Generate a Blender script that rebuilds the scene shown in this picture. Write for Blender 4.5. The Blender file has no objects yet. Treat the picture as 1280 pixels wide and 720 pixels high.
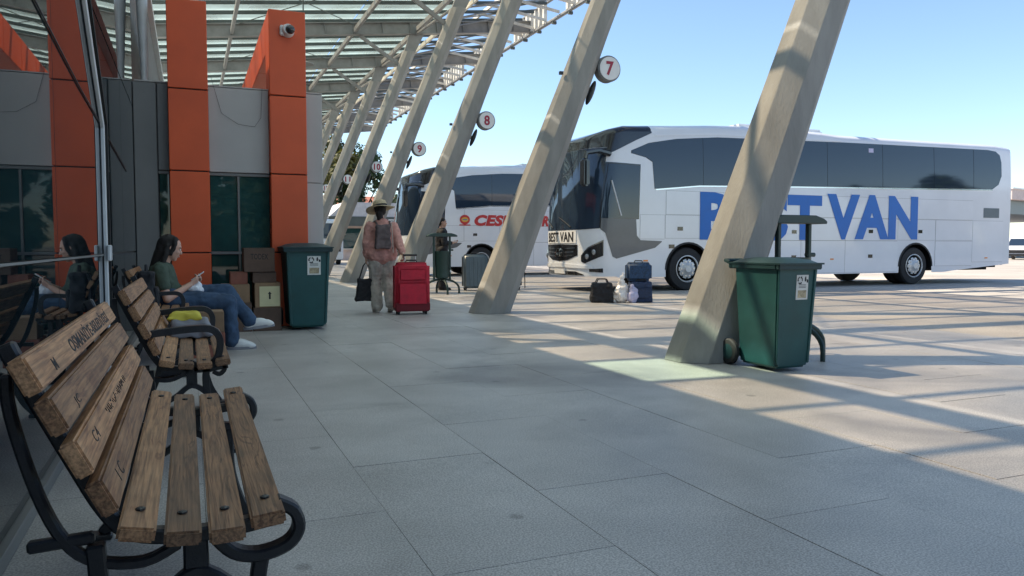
import bpy, bmesh, math, random
from mathutils import Vector, Matrix, noise
R = math.radians
random.seed(7)
sc = bpy.context.scene
COL = sc.collection

# ---------------------------------------------------------------- camera, sky, sun, exposure
cam_d = bpy.data.cameras.new('camera'); cam = bpy.data.objects.new('camera', cam_d); COL.objects.link(cam)
cam.location = (0, 0, 1.05); cam.rotation_euler = (R(90 - 3.10), 0, R(-22.79))
cam_d.sensor_width = 36; cam_d.lens = 27.0; cam_d.clip_start = .05; cam_d.clip_end = 3000
sc.camera = cam
SUN_EL = 50.0
sx, sy = -.81, .586
SUN_AZ = math.atan2(sx, sy)
w = bpy.data.worlds.new('World'); sc.world = w; w.use_nodes = True
wn = w.node_tree.nodes; wl = w.node_tree.links
sky = wn.new('ShaderNodeTexSky'); sky.sky_type = 'NISHITA'; sky.sun_disc = False
sky.sun_elevation = R(SUN_EL); sky.sun_rotation = SUN_AZ
sky.air_density = 1.0; sky.dust_density = .15; sky.ozone_density = 3.0
wn['Background'].inputs['Strength'].default_value = .115
wl.new(sky.outputs[0], wn['Background'].inputs['Color'])
sl = bpy.data.lights.new('sun', 'SUN'); sl.energy = 5.0; sl.angle = R(.55); sl.color = (1, .875, .69)
so = bpy.data.objects.new('sun', sl); COL.objects.link(so)
ce = math.cos(R(SUN_EL))
sd = Vector((sx * ce, sy * ce, math.sin(R(SUN_EL)))).normalized()
so.rotation_euler = sd.to_track_quat('Z', 'Y').to_euler(); so.location = (-20, 15, 30)
vs = sc.view_settings; vs.view_transform = 'Standard'; vs.look = 'None'; vs.gamma = 1; vs.exposure = 1.02
sc.cycles.use_denoising = True
sc.cycles.max_bounces = 8; sc.cycles.transparent_max_bounces = 24

# ---------------------------------------------------------------- materials
MATS = {}
def pm(name, col, rough=.5, metal=0, var=.08, scale=4., bump=0., bscale=60., spec=.5, coat=0, streak=None, detail=6, dark=None, speck=0, speck_scale=150, ior=None, stain=False):
    m = bpy.data.materials.new(name); m.use_nodes = True
    nt = m.node_tree; n = nt.nodes; l = nt.links; b = n['Principled BSDF']
    b.inputs['Roughness'].default_value = rough; b.inputs['Metallic'].default_value = metal
    b.inputs['Specular IOR Level'].default_value = spec; b.inputs['Coat Weight'].default_value = coat
    if ior: b.inputs['IOR'].default_value = ior
    b.inputs['Coat Roughness'].default_value = .04
    geo = n.new('ShaderNodeNewGeometry')
    pos = geo.outputs['Position']
    if streak:
        mp = n.new('ShaderNodeMapping'); mp.inputs['Scale'].default_value = streak; l.new(pos, mp.inputs['Vector']); vec = mp.outputs[0]
    else: vec = pos
    t = n.new('ShaderNodeTexNoise'); t.inputs['Scale'].default_value = scale; t.inputs['Detail'].default_value = detail; t.inputs['Roughness'].default_value = .6
    l.new(vec, t.inputs['Vector'])
    r = n.new('ShaderNodeValToRGB')
    d = dark or tuple(c * (1 - 2.2 * var) for c in col); h = tuple(min(1, c * (1 + 1.3 * var)) for c in col)
    r.color_ramp.elements[0].position = .3; r.color_ramp.elements[1].position = .7
    r.color_ramp.elements[0].color = (*d, 1); r.color_ramp.elements[1].color = (*h, 1)
    l.new(t.outputs['Fac'], r.inputs[0])
    oi = n.new('ShaderNodeObjectInfo')
    hs = n.new('ShaderNodeHueSaturation')
    mr = n.new('ShaderNodeMapRange'); rv = .04 if stain else var * .8; mr.inputs['To Min'].default_value = 1 - rv; mr.inputs['To Max'].default_value = 1 + rv
    l.new(oi.outputs['Random'], mr.inputs['Value']); l.new(mr.outputs[0], hs.inputs['Value'])
    l.new(r.outputs[0], hs.inputs['Color'])
    out = hs.outputs[0]
    if speck:
        v = n.new('ShaderNodeTexNoise'); v.inputs['Scale'].default_value = speck_scale; v.inputs['Detail'].default_value = 2
        l.new(pos, v.inputs['Vector'])
        rr = n.new('ShaderNodeValToRGB'); rr.color_ramp.elements[0].position = .40; rr.color_ramp.elements[1].position = .64
        rr.color_ramp.elements[0].color = (1 - speck,) * 3 + (1,); rr.color_ramp.elements[1].color = (1 + speck,) * 3 + (1,)
        l.new(v.outputs['Fac'], rr.inputs[0])
        mx = n.new('ShaderNodeMix'); mx.data_type = 'RGBA'; mx.blend_type = 'MULTIPLY'; mx.inputs[0].default_value = 1
        l.new(out, mx.inputs[6]); l.new(rr.outputs[0], mx.inputs[7]); out = mx.outputs[2]
    if stain:   # dark spill marks with a shape of their own
        st = n.new('ShaderNodeTexNoise'); st.inputs['Scale'].default_value = .55; st.inputs['Detail'].default_value = 7; st.inputs['Distortion'].default_value = .8
        l.new(pos, st.inputs['Vector'])
        sr = n.new('ShaderNodeValToRGB'); sr.color_ramp.elements[0].position = .52; sr.color_ramp.elements[1].position = .70
        sr.color_ramp.elements[0].color = (1, 1, 1, 1); sr.color_ramp.elements[1].color = (.52, .52, .53, 1)
        l.new(st.outputs['Fac'], sr.inputs[0])
        mx = n.new('ShaderNodeMix'); mx.data_type = 'RGBA'; mx.blend_type = 'MULTIPLY'; mx.inputs[0].default_value = 1
        l.new(out, mx.inputs[6]); l.new(sr.outputs[0], mx.inputs[7]); out = mx.outputs[2]
        gv = n.new('ShaderNodeTexVoronoi'); gv.inputs['Scale'].default_value = 2.3; l.new(pos, gv.inputs['Vector'])   # trodden gum and drips
        wv = n.new('ShaderNodeTexNoise'); wv.inputs['Scale'].default_value = 30; l.new(pos, wv.inputs['Vector'])
        ad = n.new('ShaderNodeMath'); ad.operation = 'MULTIPLY_ADD'; ad.inputs[1].default_value = .07; l.new(wv.outputs['Fac'], ad.inputs[0]); l.new(gv.outputs['Distance'], ad.inputs[2])
        gr = n.new('ShaderNodeValToRGB'); gr.color_ramp.elements[0].position = .085; gr.color_ramp.elements[1].position = .125
        gr.color_ramp.elements[0].color = (.62, .62, .62, 1); gr.color_ramp.elements[1].color = (1, 1, 1, 1); l.new(ad.outputs[0], gr.inputs[0])
        mx = n.new('ShaderNodeMix'); mx.data_type = 'RGBA'; mx.blend_type = 'MULTIPLY'; mx.inputs[0].default_value = 1
        l.new(out, mx.inputs[6]); l.new(gr.outputs[0], mx.inputs[7]); out = mx.outputs[2]
    l.new(out, b.inputs['Base Color'])
    rmr = n.new('ShaderNodeMapRange'); rmr.inputs['To Min'].default_value = max(0, rough - .08 * (rough > .1)); rmr.inputs['To Max'].default_value = min(1, rough + .1 * (rough > .1))
    l.new(t.outputs['Fac'], rmr.inputs['Value']); l.new(rmr.outputs[0], b.inputs['Roughness'])
    if bump:
        t2 = n.new('ShaderNodeTexNoise'); t2.inputs['Scale'].default_value = bscale; t2.inputs['Detail'].default_value = 4
        l.new(vec, t2.inputs['Vector'])
        bp = n.new('ShaderNodeBump'); bp.inputs['Strength'].default_value = bump; bp.inputs['Distance'].default_value = .01
        l.new(t2.outputs['Fac'], bp.inputs['Height']); l.new(bp.outputs[0], b.inputs['Normal'])
    MATS[name] = m
    return m
M = MATS
pm('paving', (.44, .412, .385), .45, var=.12, scale=1.1, bump=.02, bscale=200, speck=.30, speck_scale=140, detail=10, stain=True)
pm('apron', (.40, .365, .325), .8, var=.12, scale=.35, bump=.2, bscale=60, speck=.15, speck_scale=60, detail=10)
pm('joint', (.22, .20, .18), .9)
pm('asphalt', (.38, .355, .33), .9, var=.12, scale=.12, detail=10, speck=.12, speck_scale=30)
pm('footing', (.60, .66, .60), .7, var=.12, scale=3, bump=.2, bscale=40)
pm('concrete', (.275, .268, .25), .8, var=.12, scale=2.2, bump=.35, bscale=35, streak=(1.5, 1.5, .35), detail=9)
pm('steel_paint', (.25, .25, .24), .5, var=.1, scale=3)
pm('steel_dark', (.07, .085, .08), .55, var=.1, scale=3)
pm('fascia', (.66, .63, .55), .6, var=.15, scale=2)
pm('orange', (.64, .10, .030), .42, var=.06, scale=1.3, spec=.4)
pm('grey_panel', (.42, .405, .39), .45, var=.05, scale=.8)
pm('dark_panel', (.165, .165, .16), .4, var=.08, scale=.8)
pm('dark_joint', (.02, .02, .02), .8)
pm('white_metal', (.62, .64, .65), .35, var=.06)
pm('wall_mass', (.16, .16, .16), .8)
pm('tinted_glass', (.010, .018, .022), .012, var=0, spec=.9, ior=1.75)
pm('window_glass', (.020, .062, .062), .02, var=.1, spec=.5, ior=1.5)
pm('iron', (.014, .015, .018), .38, var=.2, scale=12, bump=.15, bscale=140)
pm('black_plastic', (.018, .018, .02), .5, var=.1)
pm('rubber', (.022, .022, .024), .75, var=.15)
pm('bus_white', (.76, .78, .82), .22, var=.025, scale=1, coat=.6, bump=.06, bscale=1.4)
pm('bus_glass', (.018, .032, .055), .04, var=0, spec=.5, ior=1.6)
pm('bus_black', (.016, .017, .020), .14, var=.1, coat=.5)
pm('bus_grey', (.11, .115, .125), .3, var=.05, coat=.3)
pm('chrome', (.72, .72, .70), .14, metal=1, var=.03)
pm('alloy', (.58, .58, .58), .38, metal=.25, var=.08)
pm('lens', (.35, .37, .40), .08, var=.3, scale=30, coat=.8)
pm('blue_print', (.008, .145, .52), .45, var=.03)
pm('red_print', (.55, .03, .03), .35, var=.08)
pm('yellow_print', (.75, .45, .05), .4)
pm('ink', (.012, .012, .014), .6)
pm('amber', (.8, .25, .02), .3)
pm('tail_red', (.4, .01, .01), .25)
pm('under', (.012, .012, .012), .9)
pm('bin_green', (.013, .078, .080), .48, var=.12, scale=3, bump=.08, bscale=90)
pm('bin_lid', (.008, .040, .046), .5, var=.1)
pm('stand_green', (.012, .040, .036), .42, var=.1)
pm('paper', (.72, .72, .68), .8, var=.05, scale=20)
pm('paper_yellow', (.66, .60, .36), .8, var=.06)
pm('paper_tan', (.55, .46, .30), .8, var=.3, scale=25)
pm('carton', (.27, .17, .10), .85, var=.1, scale=6)
pm('carton_red', (.26, .095, .065), .85, var=.1, scale=6)
pm('carton_dark', (.12, .075, .055), .85, var=.12, scale=6)
pm('carton_tape', (.34, .25, .14), .35, var=.05)
pm('skin', (.55, .32, .235), .5, var=.05)
pm('hair', (.014, .010, .009), .75, var=.3, scale=40, streak=(4, 4, .6))
pm('green_shirt', (.060, .085, .062), .9, var=.12, scale=14, bump=.3, bscale=40)
pm('denim', (.040, .075, .135), .9, var=.2, scale=9, bump=.35, bscale=35)
pm('white_shoe', (.68, .68, .66), .6, var=.05)
pm('white_cloth', (.75, .76, .80), .85, var=.05, scale=20, bump=.4, bscale=30)
pm('pink_fabric', (.60, .30, .25), .9, var=.14, scale=10, bump=.4, bscale=30)
pm('cream_fabric', (.56, .50, .43), .9, var=.16, scale=8, bump=.4, bscale=25)
pm('straw', (.56, .46, .30), .85, var=.15, scale=40, bump=.5, bscale=120)
pm('pack_grey', (.13, .10, .10), .85, var=.2, scale=10)
pm('black_fabric', (.017, .017, .021), .8, var=.2, scale=10, bump=.3, bscale=40)
pm('red_fabric', (.52, .012, .035), .62, var=.1, scale=8, bump=.2, bscale=60)
pm('red_dark', (.17, .008, .016), .7, var=.1)
pm('case_grey', (.10, .135, .16), .4, var=.06)
pm('case_navy', (.018, .035, .085), .7, var=.25, scale=30)
pm('case_blue', (.020, .060, .14), .65, var=.35, scale=35)
pm('plastic_bag', (.75, .70, .66), .4, var=.1, scale=14, bump=.5, bscale=20)
pm('plastic_lilac', (.50, .48, .66), .4, var=.1)
pm('yellow_fabric', (.62, .52, .06), .8, var=.1)
pm('grey_fabric', (.25, .25, .27), .85, var=.1)
pm('sign_white', (.72, .72, .72), .4, var=.04)
pm('sign_red', (.34, .02, .05), .5)
pm('sign_rim', (.16, .17, .18), .45)
pm('bark', (.09, .065, .045), .9, var=.25, scale=8, bump=.6, bscale=25)
pm('kiosk_roof', (.50, .50, .53), .6, var=.08)
pm('kiosk_wall', (.60, .50, .47), .8, var=.06)
pm('plaster', (.62, .60, .57), .85, var=.06)
pm('terracotta', (.36, .13, .08), .8, var=.12)
pm('van_white', (.72, .73, .74), .25, coat=.5, var=.02)
pm('far_red', (.45, .06, .05), .5)
def leaf_mat(name, col):
    m = pm(name, col, .55, var=.35, scale=1.6)
    nt = m.node_tree; b = nt.nodes['Principled BSDF']
    tr = nt.nodes.new('ShaderNodeBsdfTranslucent'); mx = nt.nodes.new('ShaderNodeMixShader'); mx.inputs[0].default_value = .3
    nt.links.new(b.inputs['Base Color'].links[0].from_socket, tr.inputs['Color'])
    nt.links.new(b.outputs[0], mx.inputs[1]); nt.links.new(tr.outputs[0], mx.inputs[2])
    nt.links.new(mx.outputs[0], nt.nodes['Material Output'].inputs[0])
leaf_mat('leaf_dark', (.045, .085, .030)); leaf_mat('leaf_light', (.16, .16, .035))
# wood of the benches: grain running along world Y
def wood(name, ca, cb, cc):
    m = bpy.data.materials.new(name); m.use_nodes = True; nt = m.node_tree; n = nt.nodes; l = nt.links; b = n['Principled BSDF']
    g = n.new('ShaderNodeNewGeometry'); oi = n.new('ShaderNodeObjectInfo')
    add = n.new('ShaderNodeVectorMath'); add.operation = 'ADD'
    sc_ = n.new('ShaderNodeVectorMath'); sc_.operation = 'SCALE'; sc_.inputs[0].default_value = (3.1, 7.7, 5.3)
    l.new(oi.outputs['Random'], sc_.inputs['Scale']); l.new(g.outputs['Position'], add.inputs[0]); l.new(sc_.outputs[0], add.inputs[1])
    mp = n.new('ShaderNodeMapping'); mp.inputs['Scale'].default_value = (26, 1.7, 26); l.new(add.outputs[0], mp.inputs['Vector'])
    t1 = n.new('ShaderNodeTexNoise'); t1.inputs['Scale'].default_value = 1.1; t1.inputs['Detail'].default_value = 3; t1.inputs['Distortion'].default_value = 1.2; l.new(mp.outputs[0], t1.inputs['Vector'])
    mw = n.new('ShaderNodeMath'); mw.operation = 'MULTIPLY'; mw.inputs[1].default_value = 30; l.new(t1.outputs['Fac'], mw.inputs[0])
    sn = n.new('ShaderNodeMath'); sn.operation = 'SINE'; l.new(mw.outputs[0], sn.inputs[0])
    mr = n.new('ShaderNodeMapRange'); mr.inputs['From Min'].default_value = -1; l.new(sn.outputs[0], mr.inputs['Value'])
    r = n.new('ShaderNodeValToRGB'); r.color_ramp.elements[0].color = (*ca, 1); r.color_ramp.elements[1].color = (*cb, 1)
    r.color_ramp.elements[0].position = .0; r.color_ramp.elements[1].position = .35
    l.new(mr.outputs[0], r.inputs[0])
    mp3 = n.new('ShaderNodeMapping'); mp3.inputs['Scale'].default_value = (160, 5, 160); l.new(add.outputs[0], mp3.inputs['Vector'])
    t3 = n.new('ShaderNodeTexNoise'); t3.inputs['Scale'].default_value = 1; t3.inputs['Detail'].default_value = 5; l.new(mp3.outputs[0], t3.inputs['Vector'])
    r3 = n.new('ShaderNodeValToRGB'); r3.color_ramp.elements[0].position = .35; r3.color_ramp.elements[1].position = .62
    r3.color_ramp.elements[0].color = (.55, .55, .55, 1); r3.color_ramp.elements[1].color = (1.12, 1.12, 1.12, 1); l.new(t3.outputs['Fac'], r3.inputs[0])
    t2 = n.new('ShaderNodeTexNoise'); t2.inputs['Scale'].default_value = 7; t2.inputs['Detail'].default_value = 7; l.new(add.outputs[0], t2.inputs['Vector'])
    r2 = n.new('ShaderNodeValToRGB'); r2.color_ramp.elements[0].position = .42; r2.color_ramp.elements[1].position = .68
    l.new(t2.outputs['Fac'], r2.inputs[0])
    mx = n.new('ShaderNodeMix'); mx.data_type = 'RGBA'; l.new(r2.outputs[0], mx.inputs[0]); l.new(r.outputs[0], mx.inputs[6]); mx.inputs[7].default_value = (*cc, 1)
    hs = n.new('ShaderNodeHueSaturation'); vr = n.new('ShaderNodeMapRange'); vr.inputs['To Min'].default_value = .72; vr.inputs['To Max'].default_value = 1.2
    l.new(oi.outputs['Random'], vr.inputs['Value']); l.new(vr.outputs[0], hs.inputs['Value']); l.new(mx.outputs[2], hs.inputs['Color'])
    fb_ = n.new('ShaderNodeMix'); fb_.data_type = 'RGBA'; fb_.blend_type = 'MULTIPLY'; fb_.inputs[0].default_value = 1
    l.new(hs.outputs[0], fb_.inputs[6]); l.new(r3.outputs[0], fb_.inputs[7])
    l.new(fb_.outputs[2], b.inputs['Base Color']); b.inputs['Roughness'].default_value = .55
    bp = n.new('ShaderNodeBump'); bp.inputs['Strength'].default_value = .35; bp.inputs['Distance'].default_value = .003
    l.new(t3.outputs['Fac'], bp.inputs['Height']); l.new(bp.outputs[0], b.inputs['Normal'])
    MATS[name] = m
wood('bench_wood', (.25, .112, .050), (.40, .20, .090), (.48, .26, .125))
wood('bench_wood_worn', (.14, .066, .032), (.30, .155, .074), (.22, .12, .062))
# canopy glass: lets tinted daylight through, slightly milky
for gname, tint in (('roof_glass', (.92, .875, .80, 1)), ('roof_glass_green', (.86, 1.0, .95, 1))):
  m = bpy.data.materials.new(gname); m.use_nodes = True; nt = m.node_tree; n = nt.nodes; l = nt.links
  n.remove(n['Principled BSDF'])
  tp = n.new('ShaderNodeBsdfTransparent'); tp.inputs[0].default_value = tint
  tl = n.new('ShaderNodeBsdfTranslucent'); tl.inputs[0].default_value = (.69, .90, .95, 1)
  gl = n.new('ShaderNodeBsdfGlossy'); gl.inputs['Roughness'].default_value = .05
  m1 = n.new('ShaderNodeMixShader'); m1.inputs[0].default_value = .22; m2 = n.new('ShaderNodeMixShader')
  tn = n.new('ShaderNodeTexNoise'); tn.inputs['Scale'].default_value = .6; tn.inputs['Detail'].default_value = 8
  mr = n.new('ShaderNodeMapRange'); mr.inputs['From Min'].default_value = .3; mr.inputs['From Max'].default_value = .7; mr.inputs['To Min'].default_value = .18 if gname == 'roof_glass' else .0; mr.inputs['To Max'].default_value = .40 if gname == 'roof_glass' else .06
  gg = n.new('ShaderNodeNewGeometry'); l.new(gg.outputs['Position'], tn.inputs['Vector']); l.new(tn.outputs['Fac'], mr.inputs['Value']); l.new(mr.outputs[0], m1.inputs[0])
  fr = n.new('ShaderNodeFresnel'); fr.inputs[0].default_value = 1.12; l.new(fr.outputs[0], m2.inputs[0])
  l.new(tp.outputs[0], m1.inputs[1]); l.new(tl.outputs[0], m1.inputs[2]); l.new(m1.outputs[0], m2.inputs[1]); l.new(gl.outputs[0], m2.inputs[2])
  l.new(m2.outputs[0], n['Material Output'].inputs[0]); MATS[gname] = m

# ---------------------------------------------------------------- mesh helpers
def T3(*a): return Vector(a)
class MB:
    def __init__(s): s.v = []; s.f = []; s.mi = []
    def add(s, vs, fs, mi=0):
        o = len(s.v); s.v += [tuple(v) for v in vs]; s.f += [tuple(i + o for i in f) for f in fs]; s.mi += [mi] * len(fs); return s
    def box(s, c, d, rot=None, mi=0, taper=1.0):
        vs = []
        for z in (-.5, .5):
            k = taper if z > 0 else 1
            for x, y in ((-.5, -.5), (.5, -.5), (.5, .5), (-.5, .5)):
                p = Vector((x * d[0] * k, y * d[1] * k, z * d[2]))
                if rot is not None: p = rot @ p
                vs.append(p + Vector(c))
        return s.add(vs, [(0, 3, 2, 1), (4, 5, 6, 7), (0, 1, 5, 4), (1, 2, 6, 5), (2, 3, 7, 6), (3, 0, 4, 7)], mi)
    def bb(s, x0, x1, y0, y1, z0, z1, mi=0):
        return s.box(((x0 + x1) / 2, (y0 + y1) / 2, (z0 + z1) / 2), (x1 - x0, y1 - y0, z1 - z0), mi=mi)
    def bar(s, a, b, wd, ht, up=(0, 0, 1), mi=0):
        a = Vector(a); b = Vector(b); d = (b - a); L = d.length; d.normalize()
        sd_ = d.cross(Vector(up)).normalized(); u = sd_.cross(d)
        rot = Matrix((sd_, d, u)).transposed()
        return s.box((a + b) / 2, (wd, L, ht), rot, mi)
    def prism(s, pts, fn, a, b, mi=0):
        n_ = len(pts); vs = [fn(p, a) for p in pts] + [fn(p, b) for p in pts]
        fs = [tuple(range(n_))[::-1], tuple(range(n_, 2 * n_))] + [(i, (i + 1) % n_, n_ + (i + 1) % n_, n_ + i) for i in range(n_)]
        return s.add(vs, fs, mi)
    def tube(s, pts, r, n=8, mi=0, closed=False, sq=None):
        pts = [Vector(p) for p in pts]; N = len(pts); rs = r if isinstance(r, (list, tuple)) else [r] * N
        vs = []; ref = None
        for i, p in enumerate(pts):
            if closed: d = pts[(i + 1) % N] - pts[i - 1]
            else: d = pts[min(i + 1, N - 1)] - pts[max(i - 1, 0)]
            d.normalize()
            if ref is None:
                ref = d.orthogonal() if abs(d.z) > .99 or sq is None else Vector(sq)
            ref = (ref - d * ref.dot(d)).normalized(); bn = d.cross(ref)
            for k in range(n):
                a = 2 * math.pi * (k + .5) / n; vs.append(p + (ref * math.cos(a) + bn * math.sin(a)) * rs[i])
        fs = []
        for i in range(N if closed else N - 1):
            j = (i + 1) % N
            for k in range(n):
                k2 = (k + 1) % n; fs.append((i * n + k, i * n + k2, j * n + k2, j * n + k))
        if not closed: fs += [tuple(range(n))[::-1], tuple(range((N - 1) * n, N * n))]
        return s.add(vs, fs, mi)
    def flat(s, path, wd, y0, y1, mi=0):
        """flat iron bar following a path in the x-z plane; wd in-plane width, y0..y1 thickness"""
        P = [Vector((p[0], p[1])) for p in path]; N = len(P); vs = []
        for i, p in enumerate(P):
            d = P[min(i + 1, N - 1)] - P[max(i - 1, 0)]; d.normalize(); nn = Vector((-d.y, d.x)) * (wd if not isinstance(wd, list) else wd[i]) / 2
            for q, y in ((p - nn, y0), (p + nn, y0), (p + nn, y1), (p - nn, y1)): vs.append((q.x, y, q.y))
        fs = [(0, 1, 2, 3), tuple(4 * (N - 1) + k for k in (3, 2, 1, 0))]
        for i in range(N - 1):
            for k in range(4): fs.append((4 * i + k, 4 * i + 4 + k, 4 * i + 4 + (k + 1) % 4, 4 * i + (k + 1) % 4))
        return s.add(vs, fs, mi)
    def lathe(s, prof, n=24, c=(0, 0, 0), axis='z', mi=0, caps=True):
        vs = []
        for r_, h in prof:
            for k in range(n):
                a = 2 * math.pi * k / n; p, q = r_ * math.cos(a), r_ * math.sin(a)
                v = {'z': (p, q, h), 'y': (p, h, -q), 'x': (h, p, q)}[axis]
                vs.append(Vector(v) + Vector(c))
        fs = []
        for i in range(len(prof) - 1):
            for k in range(n): fs.append((i * n + k, i * n + (k + 1) % n, (i + 1) * n + (k + 1) % n, (i + 1) * n + k))
        if caps: fs += [tuple(range(n))[::-1], tuple(range((len(prof) - 1) * n, len(prof) * n))]
        return s.add(vs, fs, mi)
    def ball(s, c, rad, rot=None, n=12, m=8, mi=0):
        if not isinstance(rad, (list, tuple)): rad = (rad,) * 3
        vs = []; c = Vector(c)
        for i in range(1, m):
            th = math.pi * i / m
            for k in range(n):
                ph = 2 * math.pi * k / n
                p = Vector((rad[0] * math.sin(th) * math.cos(ph), rad[1] * math.sin(th) * math.sin(ph), rad[2] * math.cos(th)))
                vs.append(c + (rot @ p if rot is not None else p))
        for z in (1, -1):
            p = Vector((0, 0, z * rad[2])); vs.append(c + (rot @ p if rot is not None else p))
        a, b = len(vs) - 2, len(vs) - 1; fs = []
        for i in range(m - 2):
            for k in range(n): fs.append((i * n + k, (i + 1) * n + k, (i + 1) * n + (k + 1) % n, i * n + (k + 1) % n))
        for k in range(n):
            fs.append((a, k, (k + 1) % n)); fs.append((b, (m - 2) * n + (k + 1) % n, (m - 2) * n + k))
        return s.add(vs, fs, mi)
    def cap(s, a, b, ra, rb, n=12):
        a = Vector(a); b = Vector(b); d = b - a; L = max(d.length, 1e-5)
        q = d.to_track_quat('Z', 'Y').to_matrix() if d.length > 1e-5 else Matrix.Identity(3)
        vs = []; prof = []
        for i in range(1, 5): t = math.pi / 2 * i / 4; prof.append((ra * math.sin(t), -ra * math.cos(t)))
        for i in range(0, 4): t = math.pi / 2 * i / 4; prof.append((rb * math.cos(t), L + rb * math.sin(t)))
        vs = [a + q @ Vector((r_ * math.cos(2 * math.pi * k / n), r_ * math.sin(2 * math.pi * k / n), h)) for r_, h in prof for k in range(n)]
        vs += [a + q @ Vector((0, 0, -ra)), a + q @ Vector((0, 0, L + rb))]
        N = len(prof); fs = [(i * n + k, i * n + (k + 1) % n, (i + 1) * n + (k + 1) % n, (i + 1) * n + k) for i in range(N - 1) for k in range(n)]
        for k in range(n): fs.append((N * n, (k + 1) % n, k)); fs.append((N * n + 1, (N - 1) * n + k, (N - 1) * n + (k + 1) % n))
        return s.add(vs, fs)
    def chain(s, pts, rs, n=12):
        for i in range(len(pts) - 1): s.cap(pts[i], pts[i + 1], rs[i], rs[i + 1], n)
        return s
    def mesh(s, name, mats, smooth=False, bev=0, ang=38, seg=1):
        me = bpy.data.meshes.new(name); me.from_pydata(s.v, [], s.f)
        if not isinstance(mats, (list, tuple)): mats = [mats]
        for mm in mats: me.materials.append(MATS[mm])
        for p, i in zip(me.polygons, s.mi): p.material_index = i
        bm = bmesh.new(); bm.from_mesh(me); bmesh.ops.recalc_face_normals(bm, faces=bm.faces)
        if bev:
            es = [e for e in bm.edges if len(e.link_faces) == 2 and e.calc_face_angle(0) > R(25)]
            bmesh.ops.bevel(bm, geom=es, offset=bev, segments=seg, affect='EDGES', clamp_overlap=True)
        bm.to_mesh(me); bm.free()
        if smooth:
            for p in me.polygons: p.use_smooth = True
            me.set_sharp_from_angle(angle=R(ang))
        me.update(); return me
    def build(s, name, mats, parent=None, smooth=False, bev=0, ang=38, seg=1):
        return obj(name, s.mesh(name, mats, smooth, bev, ang, seg), parent)
def obj(name, me, parent=None):
    o = bpy.data.objects.new(name, me); COL.objects.link(o)
    if parent is not None: o.parent = parent
    return o
def tag(o, label, cat, group=None):
    o['label'] = label; o['category'] = cat
    if group: o['group'] = group
    return o
def thing(name, label, cat, loc=(0, 0, 0), rz=0, group=None):
    o = bpy.data.objects.new(name, None); o.empty_display_size = .1; COL.objects.link(o); o.location = loc; o.rotation_euler = (0, 0, rz)
    return tag(o, label, cat, group)
def kind(o, k): o['kind'] = k; return o
def copy_tree(o, parent=None):
    c = o.copy(); COL.objects.link(c); c.parent = parent
    for ch in [x for x in CH.get(o.name, [])]: copy_tree(ch, c)
    return c
CH = {}
def index_children():
    CH.clear()
    for x in COL.objects:
        if x.parent: CH.setdefault(x.parent.name, []).append(x)
def text_mesh(body, mat, org, right, up, width, height, extrude=.004, bold=0., shear=0.):
    """lettering fitted into width x height at org (lower left), standing proud by extrude"""
    cu = bpy.data.curves.new('txt', 'FONT'); cu.body = body; cu.size = 1; cu.offset = bold; cu.extrude = .01; cu.resolution_u = 3; cu.space_character = 1.06; cu.shear = shear
    o = bpy.data.objects.new('txt', cu); COL.objects.link(o)
    dg = bpy.context.evaluated_depsgraph_get(); dg.update()
    me = bpy.data.meshes.new_from_object(o.evaluated_get(dg)); bpy.data.objects.remove(o)
    xs = [v.co.x for v in me.vertices]; ys = [v.co.y for v in me.vertices]
    x0, x1, y0, y1 = min(xs), max(xs), min(ys), max(ys)
    right = Vector(right).normalized(); up = Vector(up).normalized(); nrm = right.cross(up); org = Vector(org)
    for v in me.vertices:
        c = v.co.copy(); v.co = org + right * ((c.x - x0) / (x1 - x0) * width) + up * ((c.y - y0) / (y1 - y0) * height) + nrm * (extrude if c.z > 0 else 0)
    me.materials.clear(); me.materials.append(MATS[mat])
    for p in me.polygons: p.use_smooth = False
    return me
def fused(name, mb, mat, parent, voxel=.012, smooth=6, warp=0):
    """union the overlapping pieces of mb into one continuous skin"""
    me0 = mb.mesh(name + '_raw', mat); o = bpy.data.objects.new(name, me0); COL.objects.link(o)
    r = o.modifiers.new('r', 'REMESH'); r.mode = 'VOXEL'; r.voxel_size = voxel; r.use_smooth_shade = True
    if smooth:
        s_ = o.modifiers.new('s', 'SMOOTH'); s_.factor = .5; s_.iterations = smooth
    dg = bpy.context.evaluated_depsgraph_get(); dg.update()
    me = bpy.data.meshes.new_from_object(o.evaluated_get(dg)); me.name = name
    bpy.data.objects.remove(o); bpy.data.meshes.remove(me0)
    if warp:
        for v in me.vertices:
            v.co += noise.noise_vector(v.co * 22) * warp + noise.noise_vector(Vector((v.co.x * 9, v.co.y * 9, v.co.z * 14))) * warp * .9
    if not me.materials: me.materials.append(MATS[mat])
    for p in me.polygons: p.use_smooth = True
    return obj(name, me, parent)
def frame2(o, x, y):  # x-z plane polygon extruder
    return lambda p, a: (p[0], a, p[1])
XZ = lambda p, a: (p[0], a, p[1])
XY = lambda p, a: (p[0], p[1], a)
YZ = lambda p, a: (a, p[0], p[1])
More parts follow.
